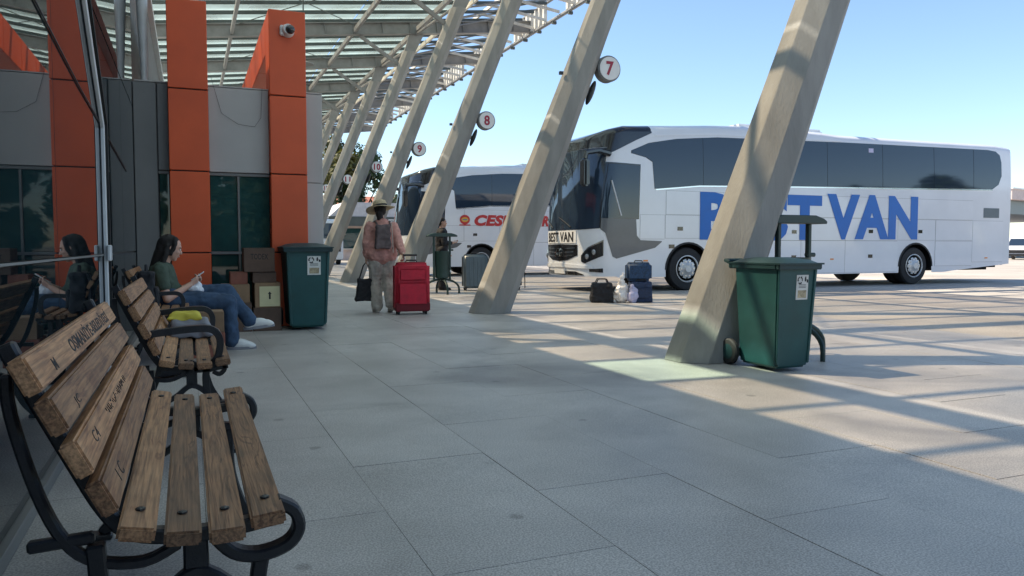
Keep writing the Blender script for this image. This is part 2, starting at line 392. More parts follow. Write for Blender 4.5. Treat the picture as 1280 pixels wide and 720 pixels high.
# ================================================================= THE SETTING
mb = MB(); mb.add([(-1500, -1500, -.05), (1500, -1500, -.05), (1500, 1500, -.05), (-1500, 1500, -.05)], [(0, 1, 2, 3)])
kind(mb.build('ground', 'asphalt'), 'structure')
mb = MB(); mb.bb(8.635, 70, -30, 90, -.045, -.004)
kind(mb.build('bus_apron', 'apron'), 'structure')
mb = MB(); mb.bb(-.62, 8.62, -6, 62, -.04, -.0045)
pave = kind(mb.build('pavement', 'joint'), 'structure')
TW, TL = .66, 1.32
tiles = []
for i in range(14):
    for j in range(-6, 46):
        x = -.62 + TW * (i + .5); y = 2.3 + TL * j + (0 if i % 2 else TL / 2)
        if y - TL / 2 < -6 or y + TL / 2 > 62: continue
        f = x * math.sin(R(22.79)) + y * math.cos(R(22.79)); lt = x * math.cos(R(22.79)) - y * math.sin(R(22.79))
        vis = f > .9 and abs(lt) < f * .72 + .6 and not (y > 10.6 and x < 1.4)
        tiles.append((0 if vis else 1, f * f + lt * lt, x, y))
tiles.sort()
tm = MB().box((0, 0, -.0125), (TW - .002, TL - .002, .025)).mesh('tile', 'paving', bev=.0008)
rest = MB()
for k, (v, d2, x, y) in enumerate(tiles):
    z = random.uniform(-.0012, .0012); rx, ry = random.uniform(-.0012, .0012), random.uniform(-.001, .001)
    if k < 300:
        o = obj('tile', tm, pave); o.location = (x, y, z); o.rotation_euler = (rx, ry, 0)
    else: rest.box((x, y, z - .0125), (TW - .002, TL - .002, .025))
kind(rest.build('tile_field', 'paving', pave), 'stuff')

# ---------------- terminal building: tall block behind the glass front, low wing with orange columns
XG, YW = -.6, 10.6
tb = thing('terminal_building', 'terminal building with mirror dark glass front and grey wing with orange columns', 'building', (XG, YW, 0))
def P(mb, name, mat, par=tb, **k):
    o = mb.build(name, mat, par, **k); o.location = -Vector(par.location) if par is tb else (0, 0, 0); return o
P(MB().bb(-14, XG - .03, -8, 64, 0, 5.5), 'main_block', 'wall_mass')
P(MB().bb(-14, XG + .06, -8, 64, 5.5, 5.62), 'parapet_cap', 'white_metal')
P(MB().bb(XG - .02, 1.66, YW + .06, 60, 0, 3.08), 'wing_block', 'wall_mass')
P(MB().bb(XG + .02, 1.69, YW + .004, 60, 3.085, 3.10), 'wing_coping', 'grey_panel')
# glass front: panes with thin joints, horizontal rail, end post
ys = [-6.6, -4.4, -2.2, 0, 2.2, 4.4, 6.6, 8.6, YW - .01]
for a, b in zip(ys[:-1], ys[1:]):
    for z0, z1 in ((.06, .975), (.995, 2.74), (2.76, 5.48)):
        o = P(MB().bb(XG - .012, XG, a + .006, b - .006, z0, z1), 'glass_pane', 'tinted_glass')
P(MB().bb(XG - .02, XG + .006, -8, 6.56, .980, .990), 'glazing_rail', 'steel_paint')
P(MB().bb(XG - .02, XG + .03, -8, YW - .02, .0, .055), 'plinth', 'dark_panel', bev=.004)
for y in ys[:-2]:
    if y != 6.6: P(MB().bb(XG - .025, XG - .001, y - .005, y + .005, .06, 5.48), 'glazing_joint', 'dark_joint')
# pale end post (leaning back at its head) with clamp
pp = MB(); pp.flat([(0, 0), (0, 1.95), (-1.25, 2.84)], .062, XG + .004, XG + .03); pp.v = [(y_, x_ + 6.6, z_) for x_, y_, z_ in pp.v]
P(pp, 'end_post', 'white_metal', bev=.004)
pp = MB(); pp.flat([(.075, 0), (.075, 1.99), (-1.2, 2.91), (-1.9, 3.6)], .04, XG + .004, XG + .045); pp.v = [(y_, x_ + 6.6, z_) for x_, y_, z_ in pp.v]
P(pp, 'post_gasket', 'dark_joint')
P(MB().bb(XG + .03, XG + .055, 6.53, 6.67, .94, 1.06), 'post_clamp', 'white_metal', bev=.006)
# wing wall facing the camera
def gp(x0, x1, z0, z1, mat='grey_panel', y=YW, name='cladding_panel', t=.05):
    return P(MB().bb(x0 + .004, x1 - .004, y, y + t, z0 + .004, z1 - .004), name, mat, bev=.004)
gp(XG, -.335, 0, 3.08, 'dark_panel'); gp(-.33, -.2, 2.0, 3.08, 'dark_panel')
gp(.26, 1.0, 2.0, 3.08); gp(1.47, 1.69, 0, 1.9); gp(1.47, 1.69, 1.9, 3.08)
for x0, x1 in ((-.33, -.2), (.26, 1.0)):
    wnd = P(MB().bb(x0, x1, YW + .05, YW + .058, .02, 1.99), 'window', 'dark_joint')
    xs = [x0, x1] if x1 - x0 < .3 else [x0, (x0 + x1) / 2 - .02, x1]
    for a, b in zip(xs[:-1], xs[1:]):
        for z0, z1 in ((.06, .94), (.99, 1.96)):
            MB().bb(a + .012, b - .012, YW + .030, YW + .045, z0, z1).build('pane', 'window_glass', wnd)
    for z in (.965, 1.975, .03): MB().bb(x0 + .002, x1 - .002, YW + .004, YW + .049, z - .018, z + .018).build('frame_bar', 'dark_panel', wnd, bev=.003)
    for x in xs[1:-1]:
        for z0, z1 in ((.05, .946), (.984, 1.956)): MB().bb(x - .014, x + .014, YW + .006, YW + .047, z0, z1).build('mullion', 'dark_panel', wnd, bev=.003)
# orange portal columns, built up of panels, with beams running back over the roof
for x0, x1 in ((-.2, .26), (1.0, 1.46)):
    zs = [0, .97, 1.99, 3.0, 4.1]
    P(MB().bb(x0 + .02, x1 - .02, YW - .14, YW + .3, 0, 4.08), 'column_core', 'dark_joint')
    for a, b in zip(zs[:-1], zs[1:]):
        P(MB().bb(x0, x1, YW - .16, YW + .05 if b < 3.3 else YW + .32, a + .008, b - .008), 'orange_panel', 'orange', bev=.006)
    nb = 5; y = YW + .33
    for k in range(nb):
        P(MB().bb(x0, x1, y, y + 1.18, 3.62, 4.09), 'orange_beam_panel', 'orange', bev=.006); y += 1.19
P(MB().tube([(XG + .13, YW + .16, 3.10), (XG + .12, YW + .16, 4.2), (XG + .10, YW + .16, 7.9)], [.035, .07, .13], 12), 'roof_strut', 'white_metal', smooth=True)

# ---------------- canopy roof and its leaning concrete columns
CS = 5.67; CY = [5.68 + CS * k for k in range(-1, 10)]
zc = lambda x: 8.05 + .118 * x
XI, XO, XE = -3.4, 9.0, 12.75
cp = thing('canopy_roof', 'glass and steel canopy roof sloping up over the platform on leaning columns', 'canopy', (5, 30, 7.5))
def Q(mb, name, mat, **k):
    o = mb.build(name, mat, cp, **k); o.location = -Vector(cp.location); return o
def share(name, me, loc, rot=(0, 0, 0)):
    o = obj(name, me, cp); o.location = Vector(loc) - Vector(cp.location); o.rotation_euler = rot; return o
rotx = -math.atan(.118)
bl = math.hypot(XE - XI, zc(XE) - zc(XI))
mid = ((XI + XE) / 2, zc((XI + XE) / 2))
bm_ = MB().box((0, 0, .0), (bl, .22, .03)).box((0, 0, .42), (bl, .22, .03)).box((0, 0, .21), (bl, .05, .388))
for k in range(-7, 8): bm_.box((k * bl / 15.5, 0, .21), (.02, .2, .388))
beam_me = bm_.mesh('main_beam', 'steel_paint')
for y in CY: share('main_beam', beam_me, (mid[0], y, mid[1]), (0, rotx, 0))
pl = math.hypot(XE - .4 - XI, zc(XE - .4) - zc(XI)); xm = (XI + XE - .4) / 2
pur_me = MB().box((0, 0, 0), (pl, .07, .11)).mesh('purlin', 'steel_dark')
xcut = [XI, -1.2, 1.55, 5.7, XO]; pane_me = [MB().box((0, 0, 0), (b_ - a_ - .03, CS / 5 - .02, .014)).mesh('roof_pane', 'roof_glass') for a_, b_ in zip(xcut[:-1], xcut[1:])]
green_me = MB().box((0, 0, 0), (xcut[1] - xcut[0] - .03, CS / 5 - .02, .014)).mesh('roof_pane', 'roof_glass_green')
for y in CY[:-1]:
    for q in range(5):
        yy = y + CS / 5 * q
        share('purlin', pur_me, (xm, yy + .004, zc(xm) + .50), (0, rotx, 0))
        for p_ in range(4):
            x = (xcut[p_] + xcut[p_ + 1]) / 2; share('roof_pane', green_me if p_ == 0 and abs(yy - 9.08) < .1 else pane_me[p_], (x, yy + CS / 10, zc(x) + .575), (0, rotx, 0))
share('purlin', pur_me, (xm, CY[-1], zc(xm) + .50), (0, rotx, 0))
y0, y1 = CY[0] - 2, CY[-1]
for x, wd, ht in ((-1.2, .28, .2), (1.5, .10, .16), (5.7, .10, .16), (8.02, .12, .16)):
    for k in range(len(CY) - 1):
        Q(MB().bb(x - wd / 2, x + wd / 2, CY[k] + .115, CY[k + 1] - .115, zc(x) + .05, zc(x) + .05 + ht), 'lengthwise_beam', 'steel_paint')
# diagonal rods between beams
for k in range(len(CY) - 1):
    for xa, xb in ((1.5, 5.7), (5.7, 1.5)):
        Q(MB().tube([(xa, CY[k] + .1, zc(xa) + .33), (xb, CY[k + 1] - .1, zc(xb) + .33)], .016, 5), 'bracing_rod', 'steel_dark')
    Q(MB().tube([(8.02, CY[k] + .1, zc(8.02) - .35), (8.02, CY[k + 1] - .1, zc(8.02) - .02)], .05, 7), 'edge_strut', 'steel_paint', smooth=True)
# open outer edge: chords, hanging slats, zigzag members
Z0, Z1 = zc(XE) - .05, zc(XE) + .75
Q(MB().tube([(XE, y0, Z0), (XE, y1, Z0)], .075, 8), 'edge_chord', 'steel_paint', smooth=True)
Q(MB().tube([(XE, y0, Z1), (XE, y1, Z1)], .06, 8), 'edge_chord', 'steel_paint', smooth=True)
Q(MB().bb(XO + .02, XO + .10, y0, y1, zc(XO) + .15, zc(XO) + .30), 'edge_rail', 'fascia')
Q(MB().bb(10.5, 10.58, y0, y1, zc(10.5) + .62, zc(10.5) + .74), 'edge_rail', 'fascia')
slat_me = MB().bb(-.07, .07, -.07, .07, Z0 + .05, Z1 - .04).mesh('fascia_slat', 'fascia')
ns = 0; y = y0 + .3
while y < y1 and ns < 150:
    if int(ns / 4) % 3 != 2: share('fascia_slat', slat_me, (XE, y, 0))
    ns += 1; y += .40
fin_me = MB().bar((10.2, 0, zc(10.2) + .7), (XE - .06, 0, Z0 + .12), .05, .10).mesh('edge_fin', 'fascia')
for k in range(int((y1 - y0) / 1.134)):
    share('edge_fin', fin_me, (0, y0 + .5 + 1.134 * k, 0))
clip_me = MB().box((0, 0, 0), (.16, .10, .10)).mesh('chord_clip', 'steel_dark')
for k in range(int((y1 - y0) / 1.33)): share('chord_clip', clip_me, (XE + .03, y0 + .4 + 1.33 * k, Z0 - .1))
for k in range(len(CY) - 1):
    for t in range(4):
        a = CY[k] + CS * t / 4; b = CY[k] + CS * (t + 1) / 4
        Q(MB().tube([(XO + .1, a, zc(XO) + .2), (XE - .05, (a + b) / 2, Z1 - .05), (XO + .1, b, zc(XO) + .2)], .03, 5), 'edge_brace', 'steel_paint')
# pendant lamps under the canopy
for i, (x, y) in enumerate(((3.4, 24.7), (3.4, 35.0), (3.4, 45.0))):
    t = thing('pendant_lamp', ('nearest', 'middle', 'farthest')[i] + ' thin pendant lamp hanging under the glass canopy', 'lamp', (x, y, 0), group='pendant lamps under the canopy')
    MB().tube([(0, 0, 6.75), (0, 0, zc(x) + .4)], .022, 6).build('rod', 'steel_dark', t)
    MB().lathe([(.03, 6.82), (.05, 6.78), (.30, 6.70), (.30, 6.67)], 16).build('lamp_shade', 'steel_paint', t, smooth=True)

# ---------------- leaning columns with numbered bay signs
lean = .405
def col_mesh():
    mb = MB(); zs = [0, .9, 1.8, 2.7, 3.6, 4.5, 5.4, 6.3, 7.2, 8.3]; vs = []
    for z in zs:
        r_ = .325 - .018 * min(z, 4.6)
        for k in range(8):
            a = 2 * math.pi * (k + .5) / 8
            vs.append((lean * z + r_ * math.cos(a) * 1.04, r_ * math.sin(a), z))
    fs = [(i * 8 + k, i * 8 + (k + 1) % 8, i * 8 + 8 + (k + 1) % 8, i * 8 + 8 + k) for i in range(len(zs) - 1) for k in range(8)]
    fs += [tuple(range(8))[::-1], tuple(range(len(vs) - 8, len(vs)))]
    return mb.add(vs, fs).mesh('shaft', 'concrete', bev=.006)
shaft = col_mesh()
WORDS = 'zero one two three four five six seven eight nine ten eleven twelve thirteen fourteen fifteen sixteen'.split()
ordn = {6: 'nearest leaning concrete column, beside the green wheeled bin', 7: 'leaning concrete column below the bay seven sign', 8: 'leaning concrete column below the bay eight sign'}
for k, y in enumerate(CY[1:]):
    num = 6 + k
    c = thing('leaning_column', ordn.get(num, 'leaning concrete column below the bay %s sign' % WORDS[num]), 'column', (4.38 if k else 4.37, y + (0 if k else .2), 0), group='leaning canopy columns')
    obj('shaft', shaft, c)
    hz = zc(8.02) - .02
    MB().prism([(lean * 8.3 - .2, 8.3), (lean * 8.3 + .22, 8.3), (8.02 - 4.38 + .28, hz), (8.02 - 4.38 - .24, hz)], XZ, -.06, .06).build('steel_head', 'steel_paint', c)
    MB().bar((lean * 7.7, 0, 7.7), (5.9 - 4.38, 0, zc(5.9) - .03), .09, .12).build('head_strut', 'steel_paint', c)
    MB().box((lean * 3.85 - .33, -.05, 3.85), (.06, .05, .05)).build('cable_clip', 'iron', c)
    if num > 13 or num < 7: continue
    s = thing('bay_number_sign', 'round white bay sign with red number %s on leaning column' % WORDS[num], 'sign', (6.46, y - .05, 3.98), group='bay number signs')
    MB().lathe([(.19, -.085), (.215, -.07), (.215, .07), (.19, .085)], 28, axis='y').build('rim', 'sign_rim', s, smooth=True, ang=30)
    MB().lathe([(.188, -.094), (.188, -.086)], 28, axis='y').build('face', 'sign_white', s)
    tw = .14 if num < 10 else .24
    obj('number', text_mesh(str(num), 'sign_red', (-tw / 2, -.094, -.115), (1, 0, 0), (0, 0, 1), tw, .23, .004, .03), s)
    MB().bar((-.26, .02, 0), (-.2, .02, 0), .05, .06).build('bracket', 'iron', s)
    MB().bar((-.31, .0, -.02), (-.26, .0, .03), .09, .05).build('bracket', 'iron', s)
    sp = thing('loudspeaker', 'dark horn loudspeaker on column under the bay %s sign' % WORDS[num], 'loudspeaker', (4.38 + lean * 3.58 + .315, y - .03, 3.58), group='loudspeakers on columns')
    MB().ball((.02, 0, 0), (.05, .07, .22), Matrix.Rotation(R(22), 3, 'Y'), 12, 8).build('horn', 'iron', sp, smooth=True)
    MB().box((-.05, 0, 0), (.06, .05, .08)).build('mount', 'iron', sp)
# ================================================================= BENCHES
SEAT = [(.145, .478, -.10), (.060, .464, -.02), (-.026, .466, .08), (-.108, .484, .20)]
BACK = [(-.165, .563), (-.205, .645), (-.244, .730), (-.285, .808)]
def smoothp(pts, n=4):
    out = []; P_ = [Vector(p) for p in pts]; N = len(P_)
    for i in range(N - 1):
        p0, p1, p2, p3 = P_[max(i - 1, 0)], P_[i], P_[i + 1], P_[min(i + 2, N - 1)]
        for k in range(n):
            t = k / n; out.append(tuple(.5 * ((2 * p1) + (p2 - p0) * t + (2 * p0 - 5 * p1 + 4 * p2 - p3) * t * t + (3 * p1 - p0 - 3 * p2 + p3) * t ** 3)))
    out.append(tuple(P_[-1])); return out
def bench(y0, label, arms, x0=0, L=1.56, wood_=('bench_wood', 'bench_wood_worn')):
    b = thing('park_bench', label, 'bench', (x0, y0, 0), group='slatted benches along the glass front')
    sm = MB().box((0, 0, 0), (.070, L, .030)).mesh('seat_slat', wood_[0], bev=.005, seg=2)
    sm2 = MB().box((0, 0, 0), (.070, L, .030)).mesh('seat_slat', wood_[1], bev=.005, seg=2)
    bk = MB().box((0, 0, 0), (.074, L, .034)).mesh('back_slat', wood_[0], bev=.005, seg=2)
    for i, (x, z, a) in enumerate(SEAT):
        o = obj('seat_slat', sm if i == 3 else sm2, b); o.location = (x, L / 2 + random.uniform(-.012, .012), z); o.rotation_euler = (0, a, random.uniform(-.004, .004))
    for i, (x, z) in enumerate(BACK):
        o = obj('back_slat', bk, b); o.location = (x, L / 2 + random.uniform(-.008, .008), z); o.rotation_euler = (0, R(64), 0)
    for ye in (.10, L - .14):
        t0, t1 = ye, ye + .035
        fr = MB()
        fr.flat(smoothp([(-.335, .86), (-.30, .78), (-.225, .62), (-.17, .51), (-.12, .455), (-.03, .437), (.06, .436), (.17, .450)]), .032, t0, t1)
        if arms:
            fr.flat(smoothp([(-.225, .615), (-.12, .628), (.02, .640), (.10, .632), (.135, .58), (.125, .50), (.09, .455)]), .034, t0 - .006, t1 + .006)
            fr.flat(smoothp([(.09, .45), (.14, .46), (.155, .43), (.13, .405), (.10, .42)]), .02, t0, t1)
            fr.flat(smoothp([(.07, .44), (.065, .38), (.075, .28), (.115, .12), (.17, .02)]), .034, t0, t1)
            fr.flat(smoothp([(-.03, .43), (.0, .47), (.03, .43)]), .03, t0, t1)
        else:
            fr.flat(smoothp([(.165, .485), (.205, .46), (.215, .42), (.19, .385), (.13, .370), (.075, .385), (.035, .43)]), .027, t0 - .004, t1 + .004)
            fr.flat(smoothp([(.135, .372), (.125, .30), (.13, .20), (.155, .10), (.19, .02)]), .034, t0, t1)
        fr.flat(smoothp([(-.335, .80), (-.33, .72), (-.29, .56), (-.245, .455), (-.19, .405), (-.10, .39), (-.03, .42)]), .022, t0 + .004, t1 - .004)
        fr.flat(smoothp([(-.19, .44), (-.185, .34), (-.20, .22), (-.245, .1), (-.31, .02)]), .036, t0, t1)
        fr.flat(smoothp([(-.20, .24), (-.08, .30), (.0, .355), (.08, .30), (.125, .22)]), .024, t0 + .003, t1 - .003)
        fr.flat(smoothp([(.0, .43), (.0, .36)]), .05, t0 + .003, t1 - .003)
        fr.flat([(-.31, .45), (-.19, .455)], .024, t0 + .005, t1 - .005)
        for x in (-.31, .19 if not arms else .17): fr.box((x, (t0 + t1) / 2, .01), (.07, .07, .02))
        fr.build('iron_frame', 'iron', b, bev=.005)
    bolts = MB().lathe([(.010, 0), (.010, .004), (.005, .006)], 8).mesh('bolt', 'iron')
    for i, (x, z, a) in enumerate(SEAT):
        for ye in (.118, L - .122):
            o = obj('bolt', bolts, b); o.location = (x + math.sin(a) * .0155, ye, z + .0155)
    MB().tube([(.0, .12, .36), (.0, L - .12, .36)], .011, 8).build('tie_rod', 'iron', b, smooth=True)
    return b
B1 = bench(1.64, 'nearest worn wooden slat bench without armrests, lettering burnt into top slat', False)
up = Vector((math.cos(R(64)) * -1, 0, math.sin(R(64)))); nrm = Vector((math.sin(R(64)), 0, math.cos(R(64))))
def burn(txt, slat, ya, yb, hgt, off, bold=.0):
    x, z = BACK[slat]; c = Vector((x, ya, z)) + nrm * .0173 - up * hgt / 2 + up * off
    # text reads along +y seen from +x: right direction is +y
    me = text_mesh(txt, 'ink', c, (0, 1, 0), up, yb - ya, hgt, .0006, bold)
    obj('burnt_lettering', me, B1)
burn('OSMANİYE-BELEDİYESİ', 3, .46, 1.34, .046, .0, .016)
burn('M', 3, .19, .225, .026, -.012, .01)
burn('JC', 2, .17, .23, .026, -.014, -.005)
def scrawl(slat, ya, yb, hgt):   # illegible knife scrawl
    x, z = BACK[slat]; rnd = random.Random(3); mb = MB(); c = Vector((x, 0, z)) + nrm * .0176
    y = ya
    while y < yb:
        w_ = rnd.uniform(.012, .03)
        pts = [c + Vector((0, y + rnd.uniform(0, w_), 0)) + up * rnd.uniform(-hgt / 2, hgt / 2) for _ in range(rnd.choice((2, 3, 4)))]
        mb.tube(pts, .0011, 4); y += w_ * rnd.uniform(.8, 1.5)
    mb.build('knife_scrawl', 'ink', B1)
scrawl(1, .42, .95, .022)
burn('1 C', 0, .16, .24, .030, -.004, -.004); burn('C4', 1, .15, .22, .026, .0, -.004)
B2 = bench(4.02, 'second slat bench with black iron armrests, grey yellow bag on its seat', True)
B3 = bench(7.25, 'farthest slat bench, on which the woman in jeans sits', True, -.19)

# ================================================================= WHEELED BINS
def wheeled_bin(x, y, s, label, rz=0, wx=1.0):
    b = thing('wheeled_bin', label, 'bin', (x, y, 0), rz, 'green wheeled bins'); b.scale = (s * wx, s, s)
    # local: front face towards -y; base .42 x .50, rim .56 x .66, height 1.0
    def ring(w_, d0, d1, z): return [(-w_ / 2, d0, z), (w_ / 2, d0, z), (w_ / 2, d1, z), (-w_ / 2, d1, z)]
    mb = MB(); secs = [ring(.40, -.21, .25, .03), ring(.42, -.22, .26, .06), ring(.50, -.265, .30, .86), ring(.50, -.265, .30, .90)]
    vs = [p for q in secs for p in q]
    fs = [(0, 3, 2, 1), (12, 13, 14, 15)] + [(i * 4 + k, i * 4 + (k + 1) % 4, i * 4 + 4 + (k + 1) % 4, i * 4 + 4 + k) for i in range(3) for k in range(4)]
    mb.add(vs, fs).build('body', 'bin_green', b, bev=.022, seg=3, smooth=True, ang=50)
    for sx_ in (-1, 1):   # stiffening ribs at the corners of the front and the sides
        MB().add([(sx_ * .185, -.2105, .07), (sx_ * .215, -.2105, .07), (sx_ * .252, -.258, .88), (sx_ * .218, -.2585, .88), (sx_ * .185, -.232, .07), (sx_ * .215, -.232, .07), (sx_ * .252, -.279, .88), (sx_ * .218, -.279, .88)],
                 [(0, 1, 2, 3), (4, 5, 6, 7), (0, 1, 5, 4), (1, 2, 6, 5), (2, 3, 7, 6), (3, 0, 4, 7)]).build('rib', 'bin_green', b, bev=.006)
    rim = MB(); rim.bb(-.285, .285, -.305, -.262, .875, .925); rim.bb(-.285, -.245, -.262, .31, .875, .925); rim.bb(.245, .285, -.262, .31, .875, .925); rim.bb(-.285, .285, .31, .35, .875, .925)
    rim.build('rim', 'bin_lid', b, bev=.008, seg=2)
    lid = MB(); g = 7; vs = []
    for j in range(g + 1):
        for i in range(g + 1):
            u, v = i / g * 2 - 1, j / g * 2 - 1
            vs.append((u * .292, .02 + v * .34, .932 + .045 * (1 - u ** 4) * (1 - v ** 4)))
    nv = len(vs); vs += [(x_, y_, .918) for x_, y_, _ in vs]
    fs = []
    for j in range(g):
        for i in range(g):
            a = j * (g + 1) + i; fs += [(a, a + 1, a + g + 2, a + g + 1), (nv + a, nv + a + g + 1, nv + a + g + 2, nv + a + 1)]
    for i in range(g):
        a, b_ = i, g * (g + 1) + i; fs += [(a, nv + a, nv + a + 1, a + 1), (b_, b_ + 1, nv + b_ + 1, nv + b_)]
        a, b_ = i * (g + 1), i * (g + 1) + g; fs += [(a, a + g + 1, nv + a + g + 1, nv + a), (b_, nv + b_, nv + b_ + g + 1, b_ + g + 1)]
    lo = lid.add(vs, fs).build('lid', 'bin_lid', b, smooth=True, ang=40)
    MB().tube([(-.26, .36, .93), (-.26, .42, .945), (.26, .42, .945), (.26, .36, .93)], .017, 8).build('handle', 'bin_lid', b, smooth=True)
    MB().tube([(-.30, .33, .12), (.30, .33, .12)], .014, 8).build('axle', 'iron', b)
    for sx_ in (-1, 1):
        wl_ = MB().lathe([(.05, -.03), (.105, -.03), (.118, -.015), (.118, .015), (.105, .03), (.05, .03)], 22, (sx_ * .268, .33, .12), 'x').build('wheel', 'rubber', b, smooth=True, ang=30)
        MB().lathe([(.02, -.035), (.07, -.032), (.07, .032), (.02, .035)], 16, (sx_ * .268, .33, .12), 'x').build('hub', 'bin_lid', wl_)
    MB().bb(-.2, .2, .26, .33, .08, .16).build('axle_housing', 'bin_green', b, bev=.01)
    # sticker on the sloping front: paper with recycling arrows, figure and printed block
    sl_ = Vector((0, -.045, .80)).normalized(); o0 = Vector((-.02, -.2425, .56))
    def front(x_, h, off=.0): p = Vector((x_, -.22 - .045 * (h - .06) / .8, h)); return p + Vector((0, -1, -.056)) * off
    st = MB().add([front(-.01, .62, .004), front(.145, .62, .004), front(.145, .83, .004), front(-.01, .83, .004), front(-.01, .62), front(.145, .62), front(.145, .83), front(-.01, .83)],
                  [(0, 1, 2, 3), (4, 7, 6, 5), (0, 4, 5, 1), (1, 5, 6, 2), (2, 6, 7, 3), (3, 7, 4, 0)]).build('sticker', 'paper', b)
    rc = MB(); cx, cz, rr = .035, .785, .028
    for k in range(3):   # three chasing arrows
        a0 = R(90 + 120 * k + 15); pts = []
        for q in range(6):
            a = a0 + R(70) * q / 5; pts.append((a, rr))
        for q in range(5):
            (a, r_), (a2, _) = pts[q], pts[q + 1]
            qv = [front(cx + math.cos(t) * rad, cz + math.sin(t) * rad, .0048) for t, rad in ((a, rr - .006), (a, rr + .006), (a2, rr + .006), (a2, rr - .006))]
            rc.add(qv, [(0, 1, 2, 3)])
        a = a0 + R(70); rc.add([front(cx + math.cos(a) * (rr - .014), cz + math.sin(a) * (rr - .014), .0048), front(cx + math.cos(a) * (rr + .014), cz + math.sin(a) * (rr + .014), .0048), front(cx + math.cos(a + .55) * rr, cz + math.sin(a + .55) * rr, .0048)], [(0, 1, 2)])
    rc.build('recycling_mark', 'ink', st)
    pic = MB(); pic.add([front(.012, .635, .0046), front(.125, .635, .0046), front(.125, .70, .0046), front(.012, .70, .0046)], [(0, 1, 2, 3)]).build('printed_block', 'paper_tan', st)
    fg = MB()   # litter-tossing figure
    for (x_, z_, w_, h_) in ((.098, .80, .016, .016), (.095, .775, .02, .03), (.118, .785, .022, .007), (.122, .765, .02, .022)):
        fg.add([front(x_, z_, .0048), front(x_ + w_, z_, .0048), front(x_ + w_, z_ + h_, .0048), front(x_, z_ + h_, .0048)], [(0, 1, 2, 3)])
    for z_ in (.745, .733, .721): fg.add([front(.02, z_, .0048), front(.115, z_, .0048), front(.115, z_ + .004, .0048), front(.02, z_ + .004, .0048)], [(0, 1, 2, 3)])
    fg.build('printed_figure', 'ink', st)
    return b
wheeled_bin(4.64, 5.20, .98, 'green wheeled bin standing against the nearest leaning column', 0, .82)
wheeled_bin(1.37, 10.12, 1.12, 'green wheeled bin beside the orange column and cartons', 0, .94)

# ================================================================= LITTER BINS ON ARCHED FEET
def litter_bin(x, y, label):
    t = thing('litter_bin', label, 'litter bin', (x, y, 0), 0, 'litter bins on arched feet')
    for ax in (0, 1):
        pts = []
        for k in range(15):
            a = math.pi * k / 14; h = -.40 * math.cos(a); z = .09 + .23 * math.sin(a) ** .9
            pts.append((h, 0, z) if ax == 0 else (0, h, z - .003))
        pts = [(pts[0][0], pts[0][1], 0)] + pts + [(pts[-1][0], pts[-1][1], 0)]
        MB().tube(pts, .024, 8).build('arched_foot', 'stand_green', t, smooth=True)
    for s_ in (-1, 1):
        MB().bb(s_ * .185 - .02, s_ * .185 + .02, -.025, .025, .30, 1.29).build('post', 'stand_green', t, bev=.006)
    MB().prism([(-.34, 1.29), (-.30, 1.315), (-.20, 1.345), (.20, 1.345), (.30, 1.315), (.34, 1.29), (.34, 1.265), (-.34, 1.265)], XZ, -.085, .085).build('roof', 'stand_green', t, bev=.006)
    body = MB().lathe([(.115, .34), (.15, .36), (.158, .90), (.165, .92), (.165, .945), (.15, .945), (.142, .90), (.14, .40)], 20)
    body.build('bucket', 'stand_green', t, smooth=True, ang=35)
    MB().bb(-.17, .17, -.012, .012, .30, .335).build('cross_bar', 'stand_green', t, bev=.004)
    MB().tube([(.16, 0, .97), (.26, 0, .97)], .022, 8).build('lock_knob', 'stand_green', t, smooth=True)
    MB().box((.19, -.03, .50), (.03, .012, .05)).build('maker_plate', 'white_metal', t)
litter_bin(5.31, 5.72, 'dark green litter bin with roof behind nearest wheeled bin')
litter_bin(5.18, 16.35, 'distant dark green litter bin in front of standing person in black')

# ================================================================= CCTV CAMERA, CABLE
t = thing('security_camera', 'white dome security camera high on orange column', 'camera', (1.235, YW - .16, 3.83), group=None)
MB().lathe([(.085, 0), (.085, -.03), (.07, -.10), (.06, -.12)], 20, axis='y').build('housing', 'sign_white', t, smooth=True, ang=30)
MB().ball((.02, -.12, -.005), (.06, .055, .06)).build('lens', 'bus_black', t, smooth=True)
MB().bb(-.1, .02, -.06, -.001, -.07, .06).build('back_box', 'sign_white', t, bev=.015)
cb = MB().tube([(XG + .006, 2.7, 2.3), (XG + .006, 3.9, 2.12), (XG + .006, 5.4, 2.02), (XG + .006, 6.4, 1.98), (XG + .006, 9.2, 1.85)], .005, 6)
tag(cb.build('hanging_cable', 'iron'), 'thin black cable hanging across the dark glass front', 'cable')
cb = MB().tube([(.30, YW - .02, 3.2), (.42, YW - .02, 2.75), (.62, YW - .02, 2.62), (.82, YW - .02, 2.6), (.9, YW - .02, 2.72), (.92, YW - .02, 3.1)], .0022, 5)
tag(cb.build('slack_cable', 'iron'), 'slack thin cable looping on grey cladding between orange columns', 'cable')

